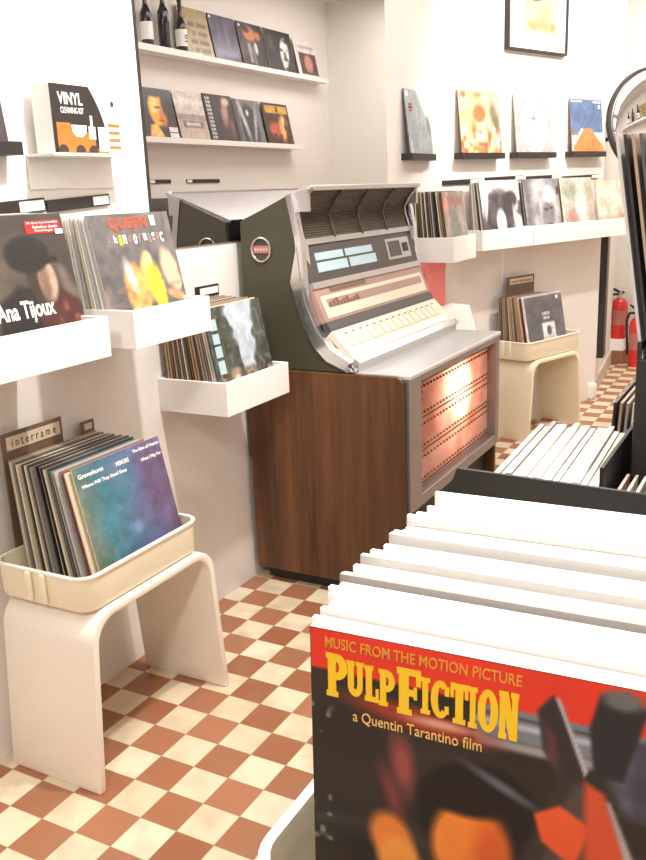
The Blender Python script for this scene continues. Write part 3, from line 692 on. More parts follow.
for (f0, f1, g0, g1) in ((0.08, 0.30, 0.24, 0.44), (0.32, 0.56, 0.24, 0.44), (0.08, 0.32, 0.50, 0.76), (0.34, 0.58, 0.50, 0.76)):
    face('lit_window', mixp(P_[1], P_[2], g0), mixp(P_[1], P_[2], g1), M['bluewin'], yl + wy * f0, yl + wy * f1, 0.004, dp, 0.002)
cp = face('coin_plate', mixp(P_[1], P_[2], 0.16), mixp(P_[1], P_[2], 0.80), M['alu'], yl + wy * 0.70, yl + wy * 0.94, 0.004, dp, 0.002)
face('coin_recess', mixp(P_[1], P_[2], 0.24), mixp(P_[1], P_[2], 0.72), M['panel'], yl + wy * 0.72, yl + wy * 0.84, 0.003, cp, 0.003)
face('coin_slot', mixp(P_[1], P_[2], 0.34), mixp(P_[1], P_[2], 0.62), M['black'], yl + wy * 0.86, yl + wy * 0.92, 0.003, cp, 0.003)
face('cream_title_strip', mixp(P_[3], P_[4], 0.24), mixp(P_[3], P_[4], 0.92), M['cream'], yl + wy * 0.03, yr - wy * 0.03, 0.004, tp, 0.002)
face('dark_tab', mixp(P_[3], P_[4], 0.02), mixp(P_[3], P_[4], 0.16), M['tanstrip'], yl + wy * 0.12, yl + wy * 0.42, 0.004, tp, 0.002)
face('rose_title_strip', mixp(P_[3], P_[4], 0.36), mixp(P_[3], P_[4], 0.62), M['rose'], yl + wy * 0.06, yr - wy * 0.05, 0.003, tp, 0.003)
for k in range(9):
    f0 = 0.07 + 0.028 * k; hgt = 0.10 + 0.05 * ((k * 7) % 3) - 0.008 * k
    face('instrument_relief', mixp(P_[3], P_[4], 0.56 - hgt), mixp(P_[3], P_[4], 0.60), M['tanstrip'], yl + wy * f0, yl + wy * (f0 + 0.02), 0.003, tp, 0.0045)
for k in range(15):
    f0 = 0.05 + 0.0605 * k
    kb = face('selection_key', mixp(P_[5], P_[6], 0.14), mixp(P_[5], P_[6], 0.60), M['cream'], yl + wy * f0, yl + wy * (f0 + 0.048), 0.003, bp, 0.004)
    face('key_mark', mixp(P_[5], P_[6], 0.16), mixp(P_[5], P_[6], 0.21), M['tanstrip'], yl + wy * (f0 + 0.014), yl + wy * (f0 + 0.036), 0.002, kb, 0.0046)
face('lower_strip', mixp(P_[5], P_[6], 0.74), mixp(P_[5], P_[6], 0.90), M['paper'], yl + wy * 0.06, yr - wy * 0.06, 0.003, bp, 0.003)

# things behind the jukebox
tb = thing('side_table', 'low white table half hidden behind the jukebox', 'table', (-0.19, 2.87, 0))
boxo('table_top', (-0.11, 0.11, -0.24, 0.24, 0.575, 0.598), M['tray_white'], tb, 0.003)
for sx in (-0.105, 0.075):
    for sy in (-0.23, 0.20): boxo('leg', (sx, sx + 0.03, sy, sy + 0.03, 0, 0.575), M['tray_white'], tb)
rb_ = thing('record_box', 'plain red box standing behind the right end of the jukebox', 'box', (-0.285, 2.875, 0.599))
M['redbox'] = mat('coral_red_card', rgb(244, 138, 132), 0.6)
boxo('box_body', (-0.012, 0.028, -0.125, 0.125, 0, 0.37), M['redbox'], rb_, 0.002); boxo('box_lid', (-0.014, 0.030, -0.127, 0.127, 0.37, 0.425), M['redbox'], rb_, 0.002)
_ps = sleeve_mesh('paper_sleeve', Art(3, (246, 243, 238)), 0.36, 0.2, 0.009, (240, 236, 228))
for i in range(9):
    o = bpy.data.objects.new('paper_sleeve', _ps); col.objects.link(o)
    place(o, (-0.088 - i * 0.0145, 2.86 + random.uniform(-0.012, 0.012), 0.599), RZW, R(16 - i))
    tag(o, f'white paper sleeve, {ORD[i]} from the front in the row behind the jukebox deck', 'sleeve', 'white sleeves behind the jukebox')

# ------------------------------------------------------------------ right part of the wall
wall_bin('white wall bin with record spines just right of the jukebox hood', (W, 2.745, 1.02), RZW, 0.315, 0.25, 0.115)
a = Art(108, (150, 140, 130)); a.mottle(5, (176, 158, 146), 5); a.ell(0.45, 0.45, 0.22, 0.3, (128, 128, 116), 0.1); a.rect(0, 0.9, 0.78, 0.92, (160, 110, 100), 0.04); a.ell(0.14, 0.8, 0.1, 0.12, (214, 150, 124), 0.04)
cover((-0.142, 2.90, 1.033), RZW, R(8), a, 'grey-brown record facing out of the bin right of the jukebox hood', size=0.288, h=0.31, edge=(120, 100, 84))
stack_wall(-0.150, 17, 0.0115, 2.90, 1.033, R(7.7), R(2), ['brown', 'ochre', 'cream', 'black', 'dark grey', 'pale grey', 'mauve', 'dark grey', 'cream', 'dark grey', 'cream', 'olive', 'dark grey', 'cream', 'mauve', 'brown', 'mauve'],
           'in the wall bin right of the jukebox hood', 'records in the wall bin right of the jukebox', jitter=0.002, size=0.915)
for o in list(col.objects):
    if o.get('group') == 'records in the wall bin right of the jukebox': o.scale = (0.91, 1, random.uniform(0.97, 0.99))
def rbin(s0, s1, label): return wall_bin(label, rp(s0, 0, 1.045), RZR, s1 - s0, 0.2, 0.1, group='white bins along the turned wall')
rbin(0.225, 0.66, 'white wall bin under the record with black and white figures')
rbin(0.666, 1.04, 'white wall bin under the black and white portrait record')
rbin(1.046, 1.70, 'white wall bin under the pale green record, nearest the doorway')
def rcover(s, off, z, lean, art, label, size=0.33, edge=(230, 224, 216), h=None): return cover(rp(s, off, z), RZR, lean, art, label, size=size, edge=edge, h=h)
def rback(s, off, n, pal, z, where, group, size=1.02, lean=R(10), lean1=R(5)):
    for i in range(n):
        p = rp(s, off - 0.0135 * i, z)
        plain(pal[i % len(pal)], 0.0045, p, RZR, lean + (lean1 - lean) * i / max(1, n - 1), f'{pal[i % len(pal)]} record, {ORD[i + 1]} from the front {where}', group, size * random.uniform(0.975, 0.995))
a = Art(130, (226, 214, 212)); a.ell(0.45, 0.42, 0.36, 0.42, (92, 82, 86), 0.08); a.mottle(8, (60, 52, 58), 61, 0.45, 0.7, 0.8, np.clip((a.v - 0.15) / 0.1, 0, 1) * np.clip((0.9 - a.v) / 0.2, 0, 1)); a.ell(0.46, 0.34, 0.12, 0.22, (240, 234, 232), 0.03)
a.ell(0.76, 0.7, 0.16, 0.13, (70, 60, 64), 0.04); a.ell(0.85, 0.35, 0.05, 0.24, (240, 232, 230), 0.03, 10); a.ell(0.12, 0.62, 0.04, 0.2, (246, 240, 238), 0.03, -12); a.rect(0, 1, 0, 0.10, (112, 84, 92), 0.01)
rcover(0.485, 0.155, 1.06, R(10), a, 'record with black and white figures on the turned wall', edge=(110, 96, 100))
a = Art(130, (186, 184, 186)); a.mottle(4, (120, 118, 122), 71, 0.4, 0.8, 0.8); a.rect(0, 0.2, 0, 1, (90, 88, 92), 0.12, 0.7); a.ell(0.66, 0.46, 0.26, 0.42, (188, 186, 186), 0.05); a.ell(0.64, 0.40, 0.18, 0.26, (128, 124, 126), 0.06); a.ell(0.7, 0.74, 0.16, 0.13, (222, 220, 220), 0.05)
a.ell(0.58, 0.5, 0.05, 0.02, (60, 58, 60), 0.02); a.ell(0.74, 0.52, 0.05, 0.02, (60, 58, 60), 0.02); a.ell(0.67, 0.25, 0.07, 0.03, (80, 76, 80), 0.02); a.ell(0.66, 0.09, 0.2, 0.05, (66, 64, 68), 0.04); a.rect(0.93, 1, 0.74, 0.86, (50, 50, 56), 0.02)
rcover(0.855, 0.155, 1.06, R(10), a, 'black and white portrait record on the turned wall', edge=(96, 92, 94))
a = Art(130, (206, 196, 182)); a.mottle(5, (176, 172, 150), 81, 0.4, 0.8, 0.7); a.ell(0.58, 0.42, 0.16, 0.4, (226, 218, 200), 0.08); a.ell(0.28, 0.3, 0.2, 0.16, (196, 138, 124), 0.1); a.ell(0.88, 0.5, 0.12, 0.5, (172, 166, 144), 0.08); a.ell(0.3, 0.78, 0.2, 0.14, (150, 158, 140), 0.1)
rcover(1.205, 0.155, 1.06, R(10), a, 'pale green and cream record in the right wall bin', edge=(150, 122, 92))
a = Art(108, (226, 210, 190)); a.mottle(5, (206, 160, 136), 91, 0.5, 0.8, 0.7); a.rect(0, 1, 0.1, 0.32, (176, 128, 122), 0.08, 0.7)
rcover(1.56, 0.155, 1.06, R(10), a, 'peach-coloured record nearest the doorway on the turned wall', size=0.31, edge=(214, 180, 150))
rback(0.485, 0.145, 7, ['grey', 'white', 'black', 'cream', 'pale grey', 'white', 'tan'], 1.06, 'behind the record with black and white figures', 'records in the bin of black and white figures')
rback(0.862, 0.145, 7, ['black', 'cream', 'dark grey', 'white', 'grey', 'white', 'cream'], 1.06, 'behind the black and white portrait record', 'records behind the black and white portrait')
rback(1.215, 0.145, 7, ['brown', 'cream', 'tan', 'white', 'tan', 'cream', 'white'], 1.06, 'behind the pale green record', 'records behind the pale green record')
for (s0, s1, z, nm) in ((0.155, 0.44, 1.368, 'above the bin beside the jukebox hood'), (0.50, 0.83, 1.377, 'above the black and white figures record'), (0.87, 1.18, 1.377, 'above the black and white portrait'), (1.225, 1.6, 1.371, 'above the peach-coloured record')):
    strip_label(f'dark label strip {nm}', rp(s0, 0.0, z), RZR, s1 - s0, 0.024, 0.07, 'label strips along the turned wall', R(-1))
# framed records above
a = Art(130, (150, 158, 162)); a.poly([(0.55, 1.0), (1.0, 0.5), (1.0, 1.0)], (206, 210, 212), 0.03); a.poly([(0.5, 1.0), (0.84, 0.62), (0.92, 0.68), (0.62, 1.0)], (244, 244, 244), 0.02); a.ell(0.9, 0.5, 0.06, 0.14, (120, 122, 126), 0.05, 15); a.ell(0.1, 0.93, 0.06, 0.04, (245, 245, 245), 0.01); a.ell(0.1, 0.15, 0.04, 0.12, (196, 198, 200), 0.03)  # pale upper-right corner is a highlight painted into the cover
k1 = cover((W + 0.046, 2.885, 1.492), RZW, R(6.5), a, 'plain blue-grey record in the leftmost black holder of the upper row', size=0.285, h=0.31, edge=(110, 116, 120))
for z, mm in ((0.24, 'redlabel'), (0.226, 'darktxt'), (0.212, 'redlabel')): boxo('label_mark', (-0.105, -0.068, -0.0012, -0.0002, z, z + 0.009), M[mm], k1)
a = Art(130, (226, 190, 140)); a.mottle(5, (240, 214, 170), 101, 0.4, 0.8, 0.9); a.mottle(9, (206, 130, 76), 102, 0.55, 0.8, 0.9, np.clip((0.6 - a.v) / 0.2, 0, 1)); a.ell(0.48, 0.66, 0.16, 0.13, (214, 116, 70), 0.05); a.ell(0.86, 0.62, 0.1, 0.26, (122, 112, 90), 0.07, 15); a.ell(0.46, 0.94, 0.12, 0.05, (160, 140, 100), 0.04)
a.mottle(12, (250, 232, 200), 103, 0.6, 0.8, 0.9, np.clip((0.55 - a.v) / 0.1, 0, 1)); a.ell(0.12, 0.93, 0.06, 0.05, (226, 110, 84), 0.03); a.ell(0.5, 0.36, 0.12, 0.1, (252, 236, 206), 0.05); a.mottle(10, (176, 88, 56), 104, 0.62, 0.85, 0.9, np.clip((0.45 - a.v) / 0.1, 0, 1))
rcover(0.425, 0.046, 1.498, R(6), a, 'orange and cream floral-looking record in a black wall holder', edge=(176, 130, 90))
a = Art(130, (196, 186, 182)); a.ell(0.5, 0.5, 0.42, 0.47, (158, 138, 132), 0.01); a.ell(0.5, 0.5, 0.40, 0.45, (216, 206, 200), 0.015); a.ell(0.5, 0.62, 0.06, 0.02, (196, 110, 104), 0.02); a.ell(0.5, 0.62, 0.015, 0.08, (190, 120, 114), 0.02); a.ell(0.56, 0.3, 0.025, 0.1, (206, 196, 170), 0.03); a.ell(0.5, 0.93, 0.2, 0.03, (226, 180, 176), 0.03)
rcover(0.895, 0.046, 1.501, R(6), a, 'white record with a pale oval in a black wall holder', size=0.345, h=0.325, edge=(216, 204, 190))
a = Art(130, (84, 108, 146)); a.mottle(6, (100, 124, 160), 111, 0.4, 0.8, 0.6); a.rect(0, 1, 0, 0.42, (240, 226, 214), 0.01); a.poly([(0.0, 0.12), (0.0, 0.06), (0.36, 0.4), (0.36, 0.5), (0.30, 0.48)], (246, 236, 226), 0.01); a.rect(0, 0.22, 0.36, 0.47, (120, 112, 116), 0.03)
a.poly([(0.02, 0.0), (1.0, 0.0), (1.0, 0.14), (0.62, 0.49), (0.42, 0.49), (0.05, 0.16)], (236, 128, 66), 0.01); a.mottle(5, (244, 150, 80), 112, 0.4, 0.8, 0.5, np.clip((0.3 - a.v) / 0.1, 0, 1)); a.rect(0.03, 0.36, 0.945, 0.975, (236, 236, 236), 0.006); a.rect(0.72, 0.97, 0.945, 0.975, (236, 236, 236), 0.006); a.ell(0.91, 0.88, 0.04, 0.035, (240, 240, 240), 0.01)
rcover(1.425, 0.046, 1.506, R(6), a, 'blue and orange record in the rightmost black wall holder', size=0.338, h=0.315, edge=(150, 120, 110))
wall_holder('black wall holder under the plain blue-grey record', (W, 2.882, 1.487), RZW, 0.30, 'black holders in the upper row')
wall_holder('black wall holder under the orange and cream record', rp(0.425, 0, 1.493), RZR, 0.35, 'black holders in the upper row')
wall_holder('black wall holder under the white record with an oval', rp(0.895, 0, 1.496), RZR, 0.365, 'black holders in the upper row')
wall_holder('black wall holder under the blue and orange record', rp(1.425, 0, 1.501), RZR, 0.355, 'black holders in the upper row')
# framed picture
pf = thing('picture_frame', 'thin dark frame with a wide white mat high on the turned wall', 'picture', rp(0.652, 0, 2.035), RZR)
for nm, d_ in (('frame_rail', (0, 0.545, -0.03, -0.001, 0, 0.012)), ('frame_rail', (0, 0.545, -0.03, -0.001, 0.688, 0.70)), ('frame_stile', (0, 0.012, -0.03, -0.001, 0.012, 0.688)), ('frame_stile', (0.533, 0.545, -0.03, -0.001, 0.012, 0.688))): boxo(nm, d_, M['strip'], pf, 0.001)
boxo('mat_board', (0.012, 0.533, -0.018, -0.002, 0.012, 0.688), M['paper'], pf)
a = Art(108, (196, 176, 140)); a.mottle(6, (170, 150, 112), 121, 0.4, 0.8, 0.7); a.ell(0.30, 0.42, 0.34, 0.12, (80, 70, 60), 0.02); a.ell(0.26, 0.44, 0.2, 0.07, (140, 126, 106), 0.04); a.rect(0.1, 0.95, 0.02, 0.10, (168, 140, 96), 0.03)
pr = bpy.data.objects.new('print', sleeve_mesh('print', a, 0.285, 0.48, 0.002, (200, 180, 150))); col.objects.link(pr); pr.parent = pf; pr.location = (0.297, -0.0205, 0.105)

# right stand
stand('yellowish cream arch stool against the turned wall, right of the jukebox', rp(0.79, 0.285, 0), RZR, M['tray'], D=0.275)
tray('ivory tub on the far arch stool, below the turned wall', rp(0.785, 0.272, TZ), RZR, 0.52, 0.262, 0.10)
a = Art(130, (92, 90, 92)); a.mottle(4, (112, 110, 112), 131, 0.4, 0.8, 0.6); a.rect(0.42, 0.74, 0.22, 0.5, (226, 222, 220), 0.02); a.ell(0.58, 0.36, 0.06, 0.08, (90, 86, 86), 0.02); a.ell(0.6, 0.17, 0.18, 0.1, (216, 210, 206), 0.04); a.ell(0.66, 0.10, 0.1, 0.06, (110, 104, 104), 0.03); a.rect(0, 0.05, 0, 1, (220, 216, 212), 0.015, 0.8); a.rect(0, 1, 0.96, 1, (224, 220, 216), 0.01, 0.7)
gc = cover(rp(0.805, 0.222, TZ + 0.013), RZR, R(11), a, 'charcoal record with a white square at the front of the far ivory tub', size=0.375, h=0.325, edge=(206, 200, 196))
text('title_lettering', 'LONDON', M['whitetxt'], gc, -0.02, 0.05, 0.205, 0.222, y=-0.0006)
text('title_lettering', 'BERLIN', M['whitetxt'], gc, -0.01, 0.045, 0.182, 0.197, y=-0.0006)
boxo('price_tag', (0.128, 0.148, -0.0014, -0.0002, 0.285, 0.303), M['paper'], gc)
palR = ['red', 'cream', 'tan', 'tan', 'brown', 'tan', 'tan', 'cream', 'brown', 'tan', 'tan', 'brown', 'grey']
for i in range(13):
    f = i / 12; plain(palR[i], 0.0055, rp(0.775 - 0.06 * f + random.uniform(-0.004, 0.004), 0.205 - 0.0115 * i, TZ + 0.013), RZR, R(10.6 - 9 * f), f'{palR[i]} sleeve, {ORD[i + 1]} from the front in the far ivory tub', 'records in the far ivory tub', random.uniform(0.99, 1.01))
sg3 = thing('genre_sign', 'brown card sign standing above the records in the far ivory tub', 'sign', rp(0.65, 0.048, TZ + 0.013), RZR)
boxo('backing_board', (0, 0.25, 0, 0.004, 0, 0.415), M['brownframe'], sg3, 0.001)
boxo('card', (0.02, 0.235, -0.0015, 0, 0.372, 0.403), M['beige'], sg3)
text('lettering', 'rock alternatiu', M['darktxt'], sg3, 0.035, 0.22, 0.379, 0.397, y=-0.0018)

# extinguishers in the corridor
def extinguisher(label, loc, rz, h=0.44, r=0.075):
    o = thing('fire_extinguisher', label, 'fire extinguisher', loc, rz, 'fire extinguishers in the corridor')
    bm = bmesh.new(); lathe(bm, [(r * 0.95, 0.0), (r, 0.012), (r, h * 0.70), (r * 0.9, h * 0.77), (r * 0.62, h * 0.83), (r * 0.34, h * 0.86)], 28); link('cylinder_body', bm, M['ext'], o, True)
    bm = bmesh.new(); lathe(bm, [(r * 0.34, h * 0.86), (r * 0.34, h * 0.92), (r * 0.22, h * 0.93), (r * 0.22, h * 0.97)], 16); link('valve', bm, M['alu'], o, True)
    bm = bmesh.new(); tube(bm, [(0, 0, h * 0.97), (-r * 0.5, 0, h * 1.02), (-r * 1.1, 0, h * 1.07)], [0.008, 0.010, 0.007], 8); tube(bm, [(0, 0, h * 0.93), (r * 0.5, 0, h * 0.98), (r * 0.2, 0, h * 1.0)], 0.007, 8); link('lever', bm, M['rubber'], o, True)
    bm = bmesh.new(); tube(bm, [(-r * 0.2, -0.01, h * 0.94), (-r * 1.0, -0.02, h * 0.93), (-r * 1.25, -0.03, h * 0.8), (-r * 1.2, -0.02, h * 0.5), (-r * 1.12, -0.01, h * 0.2)], 0.010, 8); link('hose', bm, M['rubber'], o, True)
    bm = bmesh.new()
    for k in range(8):
        a0, a1 = R(-140 + 100 * k / 8), R(-140 + 100 * (k + 1) / 8)
        q = [bm.verts.new(((r + 0.001) * math.cos(t), (r + 0.001) * math.sin(t), z)) for t, z in ((a0, h * 0.3), (a1, h * 0.3), (a1, h * 0.6), (a0, h * 0.6))]; bm.faces.new(q)
    link('instruction_label', bm, M['paper'] if h > 0.45 else M['pinkband'], o)
    return o
bxk = thing('carton', 'open white and brown carton on the corridor floor under an extinguisher', 'box', (0.07, 5.84, 0))
bm = bmesh.new(); box(bm, -0.05, 0.07, -0.08, 0.09, 0, 0.10, bev=0.002); link('carton_base', bm, M['card'], bxk); bm = bmesh.new(); box(bm, -0.048, 0.068, -0.078, 0.088, 0.10, 0.185, bev=0.002); link('carton_top', bm, M['paper'], bxk)
extinguisher('red fire extinguisher standing on a carton, left one of the pair', (0.08, 5.845, 0.186), R(10), 0.36, 0.062)
extinguisher('red fire extinguisher on the corridor floor, right one of the pair', (0.238, 5.70, 0), R(-15), 0.43, 0.055)

# round convex mirror beside the doorway
rm = thing('convex_mirror', 'round convex mirror with a dark rim at the upper right', 'mirror', (0.45, 4.75, 1.69)); rm.rotation_euler = (R(80), R(-18), R(42))
bm = bmesh.new(); lathe(bm, [(0.33, -0.03), (0.335, -0.012), (0.33, 0.002), (0.315, 0.004), (0.315, -0.02)], 56); link('rim', bm, M['strip'], rm, True)
bm = bmesh.new(); lathe(bm, [(0.318, -0.02), (0.315, 0.002)] + [(0.315 * math.cos(R(90 * k / 10)), 0.002 + 0.05 * math.sin(R(90 * k / 10))) for k in range(1, 10)] + [(0.004, 0.052)], 56); link('convex_glass', bm, M['mirror'], rm, True)
mi = Matrix.LocRotScale(rm.location, rm.rotation_euler, None).inverted(); e_ = mi @ Vector((0.165, 4.60, 1.60))
bm = bmesh.new(); tube(bm, [e_, (e_ + Vector((0, 0, -0.12))) * 0.5, (0, 0, -0.03)], 0.012, 8); link('bracket_arm', bm, M['strip'], rm, True)

# ------------------------------------------------------------------ opposite wall (seen in the mirror)
WMF = W + 0.0055
XV = -2.45                                  # where the mirror image of the wall lies
def ry(y): return -1.177 + (y + 1.177) * 0.954
def rz_(z): return 1.355 + (z - 1.355) * 0.954
RZO = -PI / 2
XW = 2 * WMF - XV
XO_ = XO
def oshelf(y0, y1, z, dz, label):
    t = thing('wall_shelf', label, 'shelf', (XO, (y0 + y1) / 2, z - dz), 0, 'white shelves reflected in the mirror')
    boxo('shelf_board', (-0.115, -0.001, y0 - (y0 + y1) / 2, y1 - (y0 + y1) / 2, 0, dz), M['tray_white'], t, 0.002)
    boxo('shelf_lip', (-0.121, -0.115, y0 - (y0 + y1) / 2, y1 - (y0 + y1) / 2, 0, dz + 0.006), M['tray_white'], t)
    return t
zu, zl = rz_(2.305), rz_(1.748)
oshelf(2.9, ry(4.23), zu + 0.006, 0.032, 'upper white shelf seen in the mirror, end with the wine bottles')
oshelf(ry(4.235), ry(6.1), zu, 0.026, 'upper white shelf seen in the mirror, end with five records')
oshelf(2.9, ry(5.6), zl, 0.028, 'lower white shelf seen in the mirror, holding five records')
def bottle(y, h, body, label, lab=True):
    o = thing('wine_bottle', label, 'bottle', (XO - 0.062, y, zu + 0.007), 0, 'bottles on the reflected upper shelf'); r = 0.037
    bm = bmesh.new(); lathe(bm, [(r * 0.9, 0), (r, 0.006), (r, h * body), (r * 0.92, h * (body + 0.05)), (r * 0.55, h * (body + 0.14)), (r * 0.38, h * (body + 0.2)), (r * 0.36, h * 0.93), (r * 0.42, h * 0.94), (r * 0.42, h)], 24); link('bottle_glass', bm, M['glassbottle'], o, True)
    if lab:
        bm = bmesh.new(); lathe(bm, [(r + 0.0006, 0.04), (r + 0.0006, h * 0.43)], 24); lo = link('paper_label', bm, M['paper'], o, True)
        if lab == 2:
            bm = bmesh.new()
            for z in (0.065, 0.085, 0.10): box(bm, -r - 0.0022, -r - 0.0002, -0.014, 0.014, z, z + 0.008)
            link('label_mark', bm, M['darktxt'], lo)
    return o
bottle(ry(3.72), 0.33, 0.55, 'slim dark wine bottle with a white label, leftmost in the mirror', 1)
bottle(ry(3.90), 0.34, 0.62, 'dark wine bottle without a label, middle of three in the mirror', False)
bottle(ry(4.085), 0.33, 0.48, 'dark wine bottle with a printed white label, beside the gold record in the mirror', 2)
def ocover(y0, y1, z, art, label, h=0.315, edge=(220, 214, 206)):
    art.c = art.c[:, ::-1]                      # drawn as the mirror shows it
    return cover((XO - 0.085, (y0 + y1) / 2, z), RZO, R(12), art, label, size=y1 - y0, h=h, edge=edge)
a = Art(84, (176, 156, 112)); a.rect(0, 1, 0.0, 1, (150, 130, 92), 0.3, 0.4)
for k, v in enumerate((0.62, 0.44, 0.26, 0.1)): a.rect(0.28 + 0.1 * (k % 2), 0.9, v, v + 0.09, (112, 92, 62), 0.02); a.rect(0.5, 0.56, v, v + 0.09, (168, 148, 106), 0.02)
ocover(ry(4.10), ry(4.44), zu + 0.001, a, 'gold record with brown lettering beside the bottles in the mirror', edge=(130, 112, 84))
a = Art(108, (74, 68, 92)); a.mottle(4, (100, 90, 120), 141, 0.4, 0.8, 0.6); a.rect(0.1, 0.9, 0.12, 0.26, (104, 104, 146), 0.05); a.ell(0.6, 0.6, 0.05, 0.3, (130, 104, 120), 0.05); a.ell(0.3, 0.6, 0.04, 0.3, (112, 96, 120), 0.05); a.ell(0.08, 0.94, 0.04, 0.03, (230, 230, 230), 0.01)
ocover(ry(4.46), ry(4.80), zu + 0.001, a, 'violet record, second on the upper shelf in the mirror', edge=(60, 56, 70))
a = Art(84, (62, 52, 56)); a.ell(0.45, 0.76, 0.24, 0.17, (204, 132, 92), 0.06); a.ell(0.35, 0.85, 0.12, 0.08, (70, 46, 40), 0.04); a.ell(0.78, 0.74, 0.1, 0.1, (196, 118, 80), 0.04); a.rect(0.30, 0.42, 0.1, 0.55, (190, 186, 190), 0.03, 0.8); a.rect(0.46, 0.56, 0.05, 0.5, (150, 146, 152), 0.04, 0.7); a.ell(0.62, 0.44, 0.06, 0.14, (230, 226, 226), 0.03); a.ell(0.12, 0.92, 0.04, 0.03, (240, 240, 240), 0.01)
ocover(ry(4.82), ry(5.18), zu + 0.001, a, 'dark record with warm faces, third on the upper shelf in the mirror', edge=(70, 60, 60))
a = Art(84, (56, 54, 56)); a.ell(0.66, 0.5, 0.16, 0.34, (238, 236, 234), 0.04, -10); a.ell(0.6, 0.18, 0.08, 0.12, (226, 224, 222), 0.03); a.mottle(9, (60, 58, 60), 151, 0.6, 0.8, 0.8); a.rect(0.1, 0.32, 0.5, 0.85, (120, 116, 118), 0.06, 0.5)
ocover(ry(5.20), ry(5.62), zu + 0.001, a, 'black record with a white shape, fourth on the upper shelf in the mirror', edge=(220, 218, 216))
a = Art(108, (232, 224, 222)); a.rect(0.15, 0.95, 0.08, 0.66, (86, 62, 58), 0.02); a.ell(0.55, 0.38, 0.2, 0.24, (196, 136, 116), 0.06); a.rect(0.2, 0.9, 0.78, 0.86, (190, 176, 176), 0.03)
ocover(ry(5.66), ry(6.02), zu + 0.001, a, 'white record with a small portrait, last on the upper shelf in the mirror', h=0.29)
a = Art(130, (58, 50, 56)); a.ell(0.5, 0.58, 0.26, 0.34, (236, 168, 62), 0.04, -8); a.ell(0.42, 0.66, 0.12, 0.2, (250, 212, 120), 0.06); a.ell(0.62, 0.4, 0.1, 0.16, (214, 126, 56), 0.05); a.ell(0.5, 0.93, 0.3, 0.1, (50, 44, 50), 0.04); a.ell(0.74, 0.72, 0.1, 0.26, (56, 48, 52), 0.05)
a.poly([(0.12, 0.02), (0.55, 0.02), (0.4, 0.3), (0.2, 0.26)], (240, 190, 96), 0.03); a.rect(0.72, 0.98, 0.03, 0.24, (236, 232, 232), 0.01); a.rect(0.72, 0.98, 0.12, 0.14, (70, 66, 66), 0.01); a.rect(0.02, 0.08, 0.78, 0.97, (200, 196, 200), 0.02, 0.8); a.ell(0.52, 0.62, 0.09, 0.02, (120, 70, 40), 0.02); a.ell(0.56, 0.36, 0.07, 0.02, (150, 70, 40), 0.02)
ocover(ry(3.60), ry(3.96), zl + 0.001, a, 'record with a yellow-lit face, first on the lower shelf in the mirror', edge=(70, 62, 66))
a = Art(84, (206, 194, 184)); a.rect(0, 1, 0.0, 0.42, (190, 172, 158), 0.02); a.rect(0, 1, 0.42, 0.54, (160, 148, 140), 0.02); a.rect(0.16, 0.86, 0.26, 0.4, (122, 110, 106), 0.03); a.rect(0.26, 0.74, 0.3, 0.37, (206, 198, 192), 0.02); a.ell(0.5, 0.8, 0.4, 0.08, (226, 220, 214), 0.06)
ocover(ry(3.98), ry(4.32), zl + 0.001, a, 'beige record with a grey object, second on the lower shelf in the mirror', edge=(170, 158, 150))
a = Art(130, (60, 46, 50)); a.rect(0, 0.3, 0, 1, (48, 44, 46), 0.01); a.ell(0.66, 0.62, 0.12, 0.3, (170, 128, 124), 0.06, -10); a.ell(0.76, 0.86, 0.12, 0.09, (206, 180, 174), 0.05); a.ell(0.84, 0.3, 0.08, 0.2, (110, 84, 86), 0.05)
for k in range(11): a.rect(0.07, 0.22, 0.06 + 0.082 * k, 0.115 + 0.082 * k, (226, 222, 222), 0.012, 0.9); a.rect(0.11, 0.15, 0.075 + 0.082 * k, 0.1 + 0.082 * k, (70, 66, 66), 0.01, 0.8)
ocover(ry(4.335), ry(4.70), zl + 0.001, a, 'dark record with white lettering up its side, third on the lower shelf in the mirror', h=0.325, edge=(60, 58, 60))
a = Art(84, (120, 118, 122)); a.ell(0.5, 0.3, 0.32, 0.6, (58, 56, 58), 0.05); a.ell(0.32, 0.5, 0.06, 0.4, (206, 206, 208), 0.06, 14); a.ell(0.72, 0.45, 0.05, 0.4, (190, 190, 194), 0.06, -16); a.ell(0.48, 0.7, 0.05, 0.07, (230, 230, 232), 0.03); a.rect(0, 0.12, 0, 1, (66, 64, 66), 0.05, 0.7)
ocover(ry(4.71), ry(5.08), zl + 0.001, a, 'black and white record, fourth on the lower shelf in the mirror', edge=(110, 108, 110))
a = Art(84, (74, 46, 38)); a.rect(0.1, 0.95, 0.76, 0.94, (212, 158, 62), 0.015); a.rect(0.5, 0.6, 0.78, 0.92, (110, 70, 40), 0.02); a.ell(0.68, 0.4, 0.18, 0.3, (240, 170, 92), 0.08, -10); a.ell(0.36, 0.36, 0.2, 0.18, (196, 92, 66), 0.08); a.mottle(9, (60, 36, 32), 161, 0.55, 0.8, 0.8, np.clip((0.7 - a.v) / 0.1, 0, 1)); a.ell(0.72, 0.6, 0.05, 0.1, (250, 220, 160), 0.05)
ocover(ry(5.12), ry(5.52), zl + 0.001, a, 'orange and brown record with a gold title, last on the lower shelf in the mirror', edge=(60, 50, 50))
for y0, y1, nm in ((3.68, 3.92, 'left'), (4.10, 4.51, 'right')):
    o = strip_label(f'dark label strip under the lower shelf in the mirror, {nm} one', (XO, ry(y1), rz_(1.462)), RZO, ry(y1) - ry(y0), 0.024, 0.06, 'label strips on the reflected wall')
ob = wall_bin('white wall bin seen low in the mirror behind the jukebox lid', (XO, ry(5.0), 1.04), RZO, ry(5.0) - ry(3.4), 0.24, 0.10)
